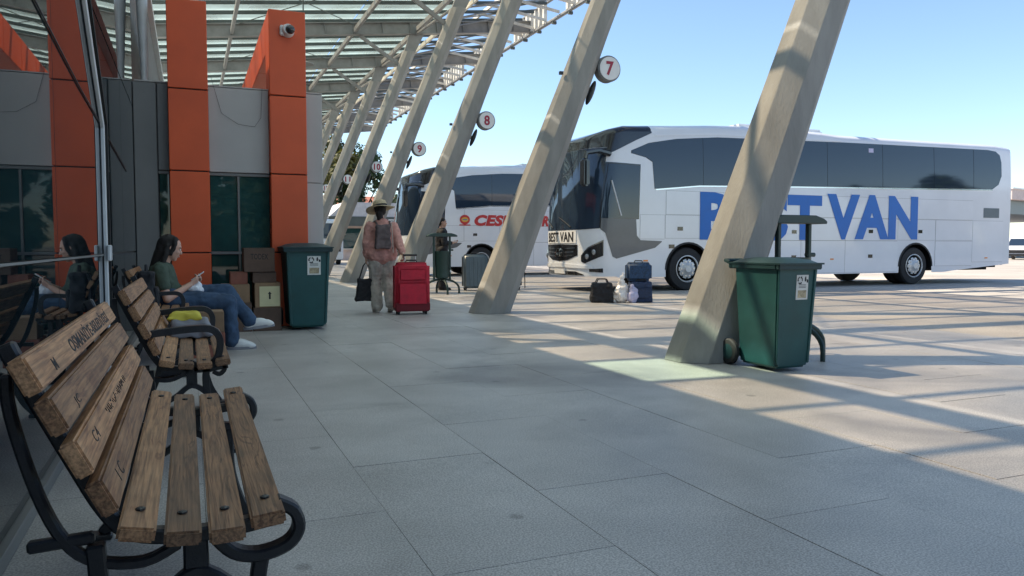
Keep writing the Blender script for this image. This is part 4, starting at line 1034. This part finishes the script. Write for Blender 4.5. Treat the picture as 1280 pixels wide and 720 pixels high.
hm.chain([hc + Vector((-.085, 0, -.05)), Vector((-.285, Y0, .86)), Vector((-.335, Y0 - .01, .74)), Vector((-.345, Y0 - .02, .67))], [.075, .078, .062, .03])
for q in (-1, 1): hm.chain([hc + Vector((-.03, q * .082, .03)), hc + Vector((-.045, q * .088, -.06)), Vector((-.25, Y0 + q * .10, .86))], [.022, .026, .03])
wl_(fused('hair', hm, 'hair', W, .009, 4, .006))
ph = thing('mobile_phone', 'white mobile phone in the seated woman\'s hands', 'phone', (.075, Y0 - .01, .752))
MB().box((0, 0, 0), (.072, .012, .148), rotm('Y', 55) @ rotm('Z', 90)).build('case', 'sign_white', ph, bev=.004)
MB().box((-.0035, 0, .005), (.064, .003, .138), rotm('Y', 55) @ rotm('Z', 90)).build('screen', 'bus_black', ph)
cl = MB(); 
for dx, dy, dz, r_ in ((-.01, 0, 0, .055), (.04, .03, .02, .05), (-.035, -.03, .0, .048), (.02, -.035, -.015, .05), (.06, -.02, -.02, .045), (.0, .02, .045, .035), (.045, 0, .05, .025)): cl.ball((.03 + dx, Y0 - .02 + dy, .655 + dz - .02), (r_, r_ * 1.1, r_ * .8))
tag(fused('crumpled_cloth', cl, 'white_cloth', None, .010, 3, .012), 'crumpled white cloth on the seated woman\'s lap', 'cloth')

# ---- black backpack on the farthest bench, behind the seated woman
def soft_box(name, mat, par, c, d, taper=.85, warp=.008, vox=.014, rot=None):
    mb = MB(); r_ = min(d) * .28; x, y, z = d[0] / 2 - r_, d[1] / 2 - r_, d[2] / 2 - r_
    vs = []
    mb.box(c, (d[0] * .93, d[1] * .93, d[2] * .93), rot, taper=taper)
    for sx_ in (-1, 1):
        for sy_ in (-1, 1):
            k = lambda zz: taper if zz > 0 else 1
            for sz_ in (-1, 1):
                p = Vector((sx_ * x * k(sz_), sy_ * y * k(sz_), sz_ * z)); mb.ball(Vector(c) + (rot @ p if rot is not None else p), r_)
    return fused(name, mb, mat, par, vox, 6, warp)
bp = thing('backpack', 'black backpack standing on near end of the farthest bench', 'backpack', (-.345, 7.36, .495))
soft_box('bag_body', 'black_fabric', bp, (0, 0, .175), (.15, .30, .35), .80, .014)
soft_box('front_pocket', 'black_fabric', bp, (.075, 0, .12), (.05, .22, .18), .9)
MB().tube([(0, -.05, .34), (0, -.04, .39), (0, .04, .39), (0, .05, .34)], .012, 7).build('grab_loop', 'black_fabric', bp, smooth=True)
for q in (-1, 1): MB().tube([(-.06, q * .08, .33), (-.09, q * .09, .28), (-.09, q * .1, .13), (-.07, q * .1, .05)], .016, 7).build('strap', 'black_fabric', bp, smooth=True)
gb = thing('shopping_bag', 'grey soft bag with yellow top on second bench seat', 'bag', (.0, 5.28, .485))
soft_box('bag_body', 'grey_fabric', gb, (0, 0, .055), (.26, .36, .12), .85, .012)
soft_box('yellow_top', 'yellow_fabric', gb, (-.03, 0, .125), (.20, .30, .05), .8, .012, .01)
ub = thing('duffel_bag', 'black bag on the floor beneath the farthest bench', 'bag', (-.12, 6.9, 0))
soft_box('bag_body', 'black_fabric', ub, (0, 0, .10), (.28, .5, .2), .9)
MB().tube([(0, -.12, .19), (.02, -.1, .27), (.02, .1, .27), (0, .12, .19)], .011, 7).build('carry_handle', 'black_fabric', ub, smooth=True)

# ---- walking woman with hat, seen from behind (moving +y)
def stroller():
    X0, Yw = 2.84, 12.12
    t = thing('person', 'walking woman in straw hat and pink jacket seen from behind', 'person', (X0, Yw, 0))
    b = MB(); hc = Vector((-.01, .06, 1.60)); g, hr = head_parts(b, hc, (-.15, 1, -.1))
    b.cap((0, .02, 1.40), hc + Vector((0, -.02, -.06)), .058, .055)
    b.chain([(0, 0, .98), (0, 0, 1.16), (0, .01, 1.34)], [.13, .12, .13])
    shl, shr = Vector((-.19, .0, 1.36)), Vector((.19, .0, 1.36)); ell, elr = Vector((-.245, -.02, 1.10)), Vector((.235, -.12, 1.12)); hl, hr_ = Vector((-.24, .06, .87)), Vector((.265, -.30, .93))
    for sh, el, ha in ((shl, ell, hl), (shr, elr, hr_)): b.chain([sh, el, ha], [.05, .042, .03])
    hand(b, hl, (0, .1, -1), (1, 0, 0), .9, 1, 1); hand(b, hr_, (.05, -.45, -.9), (-1, 0, 0), .9, 1, -1)
    kl, al = Vector((-.09, .08, .52)), Vector((-.09, -.02, .10)); kr, ar = Vector((.09, .06, .53)), Vector((.10, -.17, .15))
    b.chain([(-.085, 0, .92), kl, al], [.09, .06, .04]); b.chain([(.085, 0, .92), kr, ar], [.09, .06, .04])
    bo = fused('body', b, 'skin', t, .008, 5); face_details(g, hr, bo)
    j = MB(); j.chain([(0, 0, .92), (0, 0, 1.10), (0, .0, 1.34)], [.175, .165, .16]); j.cap((-.13, 0, 1.34), (.13, 0, 1.34), .10, .10); j.cap((-.085, 0, .93), (.085, 0, .93), .165, .165); j.cap((-.075, 0, 1.05), (.075, 0, 1.05), .16, .16)
    for sh, el, ha in ((shl, ell, hl), (shr, elr, hr_)): j.chain([sh, el, el * .25 + ha * .75], [.088, .075, .058])
    j.cap((0, -.06, 1.42), (0, .0, 1.44), .085, .08)
    fused('jacket', j, 'pink_fabric', t, .012, 5, .010)
    p = MB(); p.chain([(-.09, 0, .92), (-.095, .04, .72), kl, (-.09, .03, .3), al], [.135, .12, .098, .092, .095]); p.chain([(.09, 0, .92), (.095, .03, .72), kr, (.10, -.06, .32), ar], [.135, .12, .098, .092, .095])
    fused('trousers', p, 'cream_fabric', t, .012, 5, .009)
    shoe(t, (-.09, -.08, 0), (-.05, 1, 0), 'cream_fabric'); shoe(t, (.10, -.24, .06), (.05, 1, -.35), 'cream_fabric')
    hm = MB(); hm.ball(hc + Vector((0, -.02, .03)), (.095, .11, .105)); hm.chain([hc + Vector((-.03, -.08, -.04)), hc + Vector((-.02, -.11, -.16))], [.06, .04])
    fused('hair', hm, 'hair', t, .010, 4, .004)
    hat = MB(); rr = rotm('X', -14) @ rotm('Y', -6); c = Vector(hc) + Vector((0, -.02, .065)); vs = []
    prof = [(.235, -.02), (.20, -.008), (.15, .0), (.115, .012), (.112, .06), (.10, .105), (.06, .128), (.0, .13)]
    for i, (r_, z) in enumerate(prof):
        for k in range(28):
            a = 2 * math.pi * k / 28; wv = .022 * math.sin(2 * a + .6) * (r_ / .235) ** 3
            vs.append(c + rr @ Vector((r_ * math.cos(a), r_ * math.sin(a), z + wv)))
    fs = [(i * 28 + k, i * 28 + (k + 1) % 28, i * 28 + 28 + (k + 1) % 28, i * 28 + 28 + k) for i in range(len(prof) - 1) for k in range(28)]
    ho = hat.add(vs, fs).build('sun_hat', 'straw', t, smooth=True, ang=50)
    sm_ = ho.modifiers.new('t', 'SOLIDIFY'); sm_.thickness = .006
    MB().lathe([(.1165, .014), (.1155, .042)], 28, (0, 0, 0)).build('hat_band', 'black_fabric', ho).matrix_local = Matrix.Translation(c) @ rr.to_4x4()
    soft_box('backpack', 'pack_grey', t, (-.03, -.20, 1.20), (.27, .15, .40), .85, .01)
    for q in (-1, 1): MB().tube([(q * .10, -.15, 1.38), (q * .115, -.05, 1.45), (q * .12, .06, 1.42), (q * .13, .13, 1.28), (q * .15, .08, 1.08), (q * .13, -.14, 1.02)], .016, 7).build('shoulder_strap', 'pack_grey', t, smooth=True)
    MB().tube([(.12, -.16, 1.42), (.13, -.18, 1.2), (.135, -.19, .95)], .007, 5).build('pale_strap', 'cream_fabric', t)
stroller()
hb = thing('handbag', 'black handbag carried in the walking woman\'s left hand', 'handbag', (2.585, 12.20, .16))
soft_box('bag_body', 'black_fabric', hb, (0, 0, .20), (.34, .16, .38), .72, .008)
MB().tube([(-.10, 0, .36), (-.03, 0, .58), (.015, 0, .64), (.05, 0, .58), (.12, 0, .36)], .011, 7).build('carry_strap', 'black_fabric', hb, smooth=True)
def suitcase(loc, d, mat, label, rz=0, handle=.0, soft=True, extra=None, tilt=0, wheels=True, group='suitcases', hmat='alloy'):
    t = thing('suitcase', label, 'suitcase', loc, rz, group); w_, dp, h = d; z0 = .055 if wheels else 0
    t.rotation_euler = (tilt, 0, rz)
    mb = MB().bb(-w_ / 2, w_ / 2, -dp / 2, dp / 2, z0, h)
    mb.build('shell', mat, t, bev=min(.05, dp * .22), seg=3, smooth=True, ang=50)
    if soft:
        MB().bb(-w_ / 2 + .05, w_ / 2 - .05, -dp / 2 - .025, -dp / 2 + .01, z0 + h * .12, h * .62).build('front_pocket', mat, t, bev=.018, seg=2, smooth=True)
        MB().bb(-w_ / 2 + .07, w_ / 2 - .07, -dp / 2 - .018, -dp / 2 + .01, h * .66, h * .88).build('front_pocket', mat, t, bev=.014, seg=2, smooth=True)
    else:
        for k in range(6):
            x = -w_ / 2 + w_ * (k + .7) / 6.4; MB().bb(x - .012, x + .012, -dp / 2 - .008, -dp / 2 + .012, z0 + .06, h - .07).build('shell_ridge', mat, t, bev=.007)
    zp = [(-w_ / 2 - .004, 0, z0 + .06), (-w_ / 2 - .004, 0, h - .08), (-w_ / 2 + .06, 0, h + .003), (w_ / 2 - .06, 0, h + .003), (w_ / 2 + .004, 0, h - .08), (w_ / 2 + .004, 0, z0 + .06)]
    MB().tube(zp, .007, 5).build('zip', extra or 'black_plastic', t)
    if extra: MB().bb(-w_ / 2 + .004, w_ / 2 - .004, -dp / 2 - .012, dp / 2 - .03, z0 - .005, z0 + .13).build('base_guard', extra, t, bev=.015, seg=2)
    MB().tube([(-.09, 0, h - .01), (-.075, 0, h + .035), (.075, 0, h + .035), (.09, 0, h - .01)], .012, 7).build('carry_handle', 'black_plastic', t, smooth=True)
    if handle:
        for q in (-1, 1): MB().tube([(q * .085, dp * .3, h - .05), (q * .085, dp * .3, h + handle)], .009, 6).build('pull_rod', hmat, t)
        MB().bb(-.11, .11, dp * .3 - .018, dp * .3 + .018, h + handle, h + handle + .03).build('pull_grip', 'black_plastic', t, bev=.008)
    if wheels:
        for q in (-1, 1):
            for p_ in (-1, 1):
                MB().lathe([(.012, -.014), (.032, -.014), (.032, .014), (.012, .014)], 14, (q * (w_ / 2 - .06), p_ * (dp / 2 - .06), .032), 'x').build('castor', 'rubber', t, smooth=True, ang=30)
                MB().box((q * (w_ / 2 - .06), p_ * (dp / 2 - .06), .055), (.045, .05, .03)).build('castor_fork', 'black_plastic', t)
    return t
suitcase((3.18, 11.62, 0), (.54, .33, .80), 'red_fabric', 'large red suitcase pulled by the walking woman', R(-6), .10, extra='red_dark')
suitcase((6.28, 17.25, 0), (.58, .34, .86), 'case_grey', 'blue grey hard suitcase standing between litter bin and column', R(-10), 0, False)
suitcase((7.22, 17.25, 0), (.50, .30, .80), 'black_fabric', 'dark suitcase half hidden behind column of bay seven', R(-14), .0)

# ---- luggage heap in front of the BEST VAN coach
db = thing('duffel_bag', 'black holdall at left end of luggage heap before coach', 'bag', (7.13, 12.62, 0), R(-22))
soft_box('bag_body', 'black_fabric', db, (0, 0, .19), (.46, .30, .38), .86, .012)
for q in (-1, 1): MB().tube([(-.12, q * .1, .35), (-.08, q * .09, .44), (.08, q * .09, .44), (.12, q * .1, .35)], .012, 7).build('carry_handle', 'black_fabric', db, smooth=True)
pb = MB()
for dx, dz, r_ in ((0, .12, .15), (.03, .26, .12), (.0, .38, .075), (-.03, .2, .12), (.02, .47, .045), (.05, .53, .03)): pb.ball((7.43 + dx, 12.42, dz), (r_, r_ * .8, r_ * .9))
tag(fused('carrier_bag', pb, 'plastic_bag', None, .016, 2, .022), 'crumpled pale plastic carrier bag between the black and navy bags', 'bag')
pb = MB()
for dx, dz, r_ in ((0, .11, .12), (.02, .22, .09), (.0, .31, .05)): pb.ball((7.60 + dx, 12.30, dz), (r_, r_ * .7, r_))
tag(fused('carrier_bag', pb, 'plastic_lilac', None, .016, 2, .018), 'small lilac carrier bag leaning on the navy bag', 'bag')
nb2 = thing('duffel_bag', 'navy square bag under the blue patterned case', 'bag', (7.83, 12.40, 0), R(-22))
soft_box('bag_body', 'case_navy', nb2, (0, 0, .20), (.46, .34, .41), .92, .010)
MB().bb(-.17, .17, -.185, -.15, .08, .28).build('front_pocket', 'case_navy', nb2, bev=.015, seg=2)
MB().tube([(-.10, -.12, .38), (-.08, -.13, .43), (.08, -.13, .43), (.10, -.12, .38)], .011, 7).build('carry_handle', 'black_fabric', nb2, smooth=True)
bc = thing('suitcase', 'blue patterned case lying on top of the navy bag', 'suitcase', (7.80, 12.42, .405), R(-22), 'suitcases')
MB().bb(-.235, .235, -.15, .15, .0, .34).build('shell', 'case_blue', bc, bev=.05, seg=3, smooth=True, ang=50)
MB().tube([(-.236, 0, .06), (-.236, 0, .28), (-.19, 0, .341), (.19, 0, .341), (.236, 0, .28), (.236, 0, .06)], .007, 5).build('zip', 'black_plastic', bc)
MB().tube([(-.08, 0, .335), (-.065, 0, .375), (.065, 0, .375), (.08, 0, .335)], .012, 7).build('carry_handle', 'black_plastic', bc, smooth=True)

# ---- standing people further off
def stander(loc, rz, label, arm_out=False, stick=False):
    t = thing('person', label, 'person', loc, rz)
    b = MB(); hc = Vector((.02, 0, 1.62)); g, hr = head_parts(b, hc, (1, 0, 0)); b.cap((0, 0, 1.42), hc + Vector((-.01, 0, -.07)), .056, .054)
    b.chain([(0, 0, 1.0), (0, 0, 1.18), (0, 0, 1.36)], [.12, .11, .12])
    A = {}
    for q in (-1, 1):
        sh = Vector((0, q * .185, 1.38))
        if arm_out: el, ha = Vector((.02, q * .24, 1.12)), Vector((.25, q * .17, 1.14))
        else: el, ha = Vector((-.03, q * .24, 1.12)), Vector((.10, q * .26, .88))
        A[q] = (sh, el, ha); b.chain([sh, el, ha], [.05, .042, .03])
        d_ = (ha - el).normalized(); hand(b, ha, d_, (0, -q, 0) if not arm_out else (0, 0, 1), .8, 1, q)
        b.chain([(0, q * .09, .95), (.02, q * .10, .52), (-.01, q * .10, .09)], [.09, .06, .04])
    bo = fused('body', b, 'skin', t, .009, 4); face_details(g, hr, bo)
    s_ = MB(); s_.chain([(0, 0, .92), (0, 0, 1.15), (0, 0, 1.36)], [.155, .15, .15]); s_.cap((0, -.12, 1.36), (0, .12, 1.36), .095, .095)
    for q in (-1, 1): sh, el, ha = A[q]; s_.chain([sh, el, el * .3 + ha * .7], [.08, .066, .052])
    fused('shirt', s_, 'black_fabric', t, .013, 4, .008)
    p = MB()
    for q in (-1, 1): p.chain([(0, q * .085, .95), (.02, q * .10, .52), (-.01, q * .10, .10)], [.135, .105, .095])
    fused('trousers', p, 'black_fabric', t, .013, 4, .008)
    for q in (-1, 1): shoe(t, (-.05, q * .10, 0), (1, q * .12, 0), 'black_plastic')
    h = MB(); h.ball(hc + Vector((-.02, 0, .05)), (.10, .085, .085)); h.ball(hc + Vector((-.06, 0, .0)), (.055, .075, .075)); fused('hair', h, 'hair', t, .010, 3, .003)
    return t, A
stander((5.62, 17.75, 0), R(-8), 'standing person in black clothes behind the distant litter bin', True)
t, A = stander((7.42, 17.95, 0), R(-60), 'person in black with walking stick, mostly hidden by column', False)
st = thing('walking_stick', 'thin dark walking stick held beside column of bay seven', 'stick', (7.80, 17.72, 0))
MB().tube([(0, 0, 0), (-.02, .0, .83)], .012, 7).build('shaft', 'black_plastic', st, smooth=True)
MB().tube([(-.02, 0, .83), (-.03, .0, .87), (-.07, .01, .885), (-.12, .02, .87)], .015, 7).build('grip', 'black_plastic', st, smooth=True)

# ================================================================= BACKGROUND
def tree(loc, h, r, label, mat, seed, n=5200, leaf=.16, low=.42):
    rnd = random.Random(seed); t = thing('tree', label, 'tree', loc, group='trees')
    mb = MB(); th = h * .42
    mb.tube([(0, 0, 0), (.03 * h, .0, th * .5), (.0, .02 * h, th), (.02 * h, .02 * h, h * .8)], [h * .030, h * .024, h * .019, h * .005], 9)
    cl = []
    for k in range(16):
        a = rnd.uniform(0, 6.28); rr_ = r * math.sqrt(rnd.uniform(.05, 1)) * .78; zz = h * rnd.uniform(low, .93); kk = 1 - abs((zz / h - .62) / .48) ** 2 * .7
        c = Vector((math.cos(a) * rr_ * kk, math.sin(a) * rr_ * kk, zz)); cl.append((c, r * rnd.uniform(.24, .42)))
        s0 = Vector((0, .01 * h, h * rnd.uniform(.3, .55))); mb.tube([s0, (s0 + c) / 2 + Vector((0, 0, -.03 * h)), c], [h * .011, h * .007, h * .002], 6)
    mb.build('trunk', 'bark', t, smooth=True)
    lf = MB(); vs = []; fs = []
    for k in range(n):
        c, cr = rnd.choice(cl); d = Vector((rnd.gauss(0, 1), rnd.gauss(0, 1), rnd.gauss(0, 1))).normalized(); p = c + d * cr * rnd.uniform(.45, 1.08) ** .7
        nn = (d + Vector((rnd.uniform(-.7, .7), rnd.uniform(-.7, .7), rnd.uniform(-.2, .9)))).normalized(); a_ = nn.orthogonal().normalized(); b_ = nn.cross(a_)
        s_ = leaf * rnd.uniform(.6, 1.3); q = rnd.uniform(0, 6.28); u_ = a_ * math.cos(q) + b_ * math.sin(q); v_ = nn.cross(u_)
        o = len(vs); vs += [p - u_ * s_, p + v_ * s_ * .45, p + u_ * s_, p - v_ * s_ * .45]; fs.append((o, o + 1, o + 2, o + 3))
    lf.add(vs, fs).build('crown', mat, t)
    return t
tree((13.3, 66, 0), 9.5, 3.0, 'dark green tree far off between the leaning columns', 'leaf_dark', 1, leaf=.22)
tree((10.6, 64, 0), 11.5, 2.6, 'yellowish tree far off at left end of the platform', 'leaf_light', 2, leaf=.22)
tree((18.5, 72, 0), 6.0, 2.4, 'small tree far off left of the coach with red lettering', 'leaf_dark', 3, n=3000, leaf=.2)
for i, (x, y, hh) in enumerate(((2.5, -24, 9), (-5.5, -27, 10), (9, -30, 10))):
    tree((x, y, 0), hh, 4.2, ('leafy tree behind the viewer mirrored in the wing windows', 'broad tree behind the viewer mirrored at left in the windows', 'tree behind the viewer off to the right')[i], 'leaf_dark', 10 + i, n=9000, leaf=.36, low=.08)
for i, (x, y, hh) in enumerate(((56, -18, 8), (66, -20, 10), (77, -22, 9))):
    tree((x, y, 0), hh, 4.5, ('leafy tree across the yard mirrored in the coach windows', 'tallest tree across the yard mirrored in the coach windows', 'outermost tree across the yard mirrored in the coach')[i], 'leaf_dark', 20 + i, n=5000, leaf=.4, low=.1)
# kiosk with BÜFE sign
k = thing('kiosk', 'pale kiosk with white BÜFE sign beyond the far columns', 'kiosk', (14.0, 58, 0))
MB().bb(-4.2, 3.2, 0, 6, 0, 3.0).build('wall', 'kiosk_wall', k)
MB().prism([(-4.8, 3.0), (3.8, 3.0), (3.0, 4.3), (-3.4, 4.3)], XZ, -1.2, 6.6).build('roof', 'kiosk_roof', k)
MB().bb(-4.6, 3.6, -1.25, -1.05, 2.55, 3.25).build('fascia_board', 'steel_dark', k)
obj('lettering', text_mesh('BÜFE', 'sign_white', (-1.6, -1.26, 2.66), (1, 0, 0), (0, 0, 1), 2.4, .5, .02, .02), k)
MB().bb(-3.6, 2.6, -.03, -.005, .9, 2.4).build('shop_window', 'window_glass', k)
MB().bb(-3.6, 2.6, -.35, -.0, .82, .89).build('counter', 'plaster', k)
for x in (-3.9, 2.9): MB().bb(x - .06, x + .06, -1.1, -.98, 0, 2.55).build('post', 'steel_paint', k)
hs = thing('distant_building', 'long pale building with red roof at far end of yard', 'building', (6, 105, 0))
MB().bb(-8, 26, 0, 10, 0, 6.2).build('wall', 'plaster', hs)
MB().prism([(-1, 6.2), (11, 6.2), (5, 8.2)], YZ, -8.6, 26.6).build('roof', 'terracotta', hs)
for i in range(9):
    for z in (1.2, 4.0):
        wd = MB().bb(-7 + 3.7 * i, -5.6 + 3.7 * i, -.06, -.01, z, z + 1.5).build('window', 'plaster', hs); MB().bb(-6.9 + 3.7 * i, -5.7 + 3.7 * i, -.08, -.065, z + .1, z + 1.4).build('pane', 'window_glass', wd)
# minibus and cars
def vehicle(loc, rz, L, W_, H, hood, label, cat, mat, name, low=None, group=None):
    t = thing(name, label, cat, loc, rz, group); hh = H * .56
    if hood: prof = [(0, .32), (0, hh * .92), (.15, hh), (hood, hh * 1.08), (hood + .75, H * .98), (hood + 1.2, H), (L - .55, H), (L - .08, hh * 1.15), (L, hh), (L, .32)]
    else: prof = [(0, .32), (.02, hh), (.45, H * .96), (.75, H), (L - .1, H), (L, H * .92), (L, .32)]
    MB().prism(prof, XZ, 0, W_).build('body', mat, t, bev=.07, seg=3, smooth=True, ang=45)
    if hood:
        MB().prism([(hood + .12, hh * 1.12), (hood + .78, H * .93), (L - .65, H * .93), (L - .28, hh * 1.15)], XZ, -.008, W_ + .008).build('side_window', 'bus_glass', t)
        MB().add([(hood + .02, .12, hh * 1.12), (hood + .02, W_ - .12, hh * 1.12), (hood + .66, W_ - .2, H * .95), (hood + .66, .2, H * .95)], [(0, 1, 2, 3)]).build('windscreen', 'bus_glass', t)
    else:
        MB().prism([(.62, H * .60), (.72, H * .88), (L - .3, H * .88), (L - .3, H * .60)], XZ, -.008, W_ + .008).build('side_window', 'bus_glass', t)
        MB().add([(.0, .12, hh * 1.03), (.0, W_ - .12, hh * 1.03), (.42, W_ - .15, H * .93), (.42, .15, H * .93)], [(0, 1, 2, 3)]).build('windscreen', 'bus_glass', t)
    MB().bb(-.03, .02, .15, W_ - .15, hh * .52, hh * .78).build('grille', 'bus_black', t, bev=.01)
    for q in (0, 1):
        yy = .08 + q * (W_ - .46); MB().bb(-.04, .05, yy, yy + .3, hh * .72, hh * .90).build('headlight', 'lens', t, bev=.02)
        MB().box((hood + .2 if hood else .5, -.12 + q * (W_ + .24), hh * 1.2), (.12, .2, .18)).build('mirror', 'bus_black', t, bev=.03)
    MB().bb(-.06, .05, .06, W_ - .06, .30, hh * .48).build('bumper', low or mat, t, bev=.03)
    for x in (L * .19, L * .79):
        for y_ in (.1, W_ - .1):
            wh = MB().lathe([(.18, -.11), (.33, -.11), (.35, -.08), (.35, .08), (.33, .11), (.18, .11)], 22, (x, y_, .35), 'y').build('wheel', 'rubber', t, smooth=True, ang=30)
            MB().lathe([(.05, -.12), (.2, -.115), (.2, .115), (.05, .12)], 14, (x, y_, .35), 'y').build('rim', 'alloy', wh)
    return t
vehicle((8.1, 44.0, 0), R(-90 + 180), 6.2, 2.0, 2.6, 0, 'white minibus parked beyond the columns of the far bays', 'minibus', 'van_white', 'minibus')
vehicle((59.9, 39.1, 0), R(25), 4.7, 1.9, 1.75, 1.0, 'white car with dark grille behind the tail of the first coach', 'car', 'van_white', 'parked_car', 'bus_black')
fc = thing('far_canopy', 'distant forecourt canopy with pinkish fascia behind first coach\'s tail', 'canopy', (65.3, 44.5, 0), R(14))
MB().bb(0, 30, 0, 14, 5.1, 6.0).build('fascia', 'kiosk_wall', fc)
MB().bb(-.1, 30.1, -.1, 14.1, 6.0, 6.12).build('roof_edge', 'sign_white', fc)
MB().bb(.6, 29.4, .6, 13.4, 3.9, 5.09).build('dark_soffit', 'case_grey', fc)  # dark-coloured block standing in for the canopy's shaded underside
for x in (2, 15, 28):
    for y in (2.5, 11.5): MB().bb(x - .2, x + .2, y - .2, y + .2, 0, 3.9).build('post', 'plaster', fc)
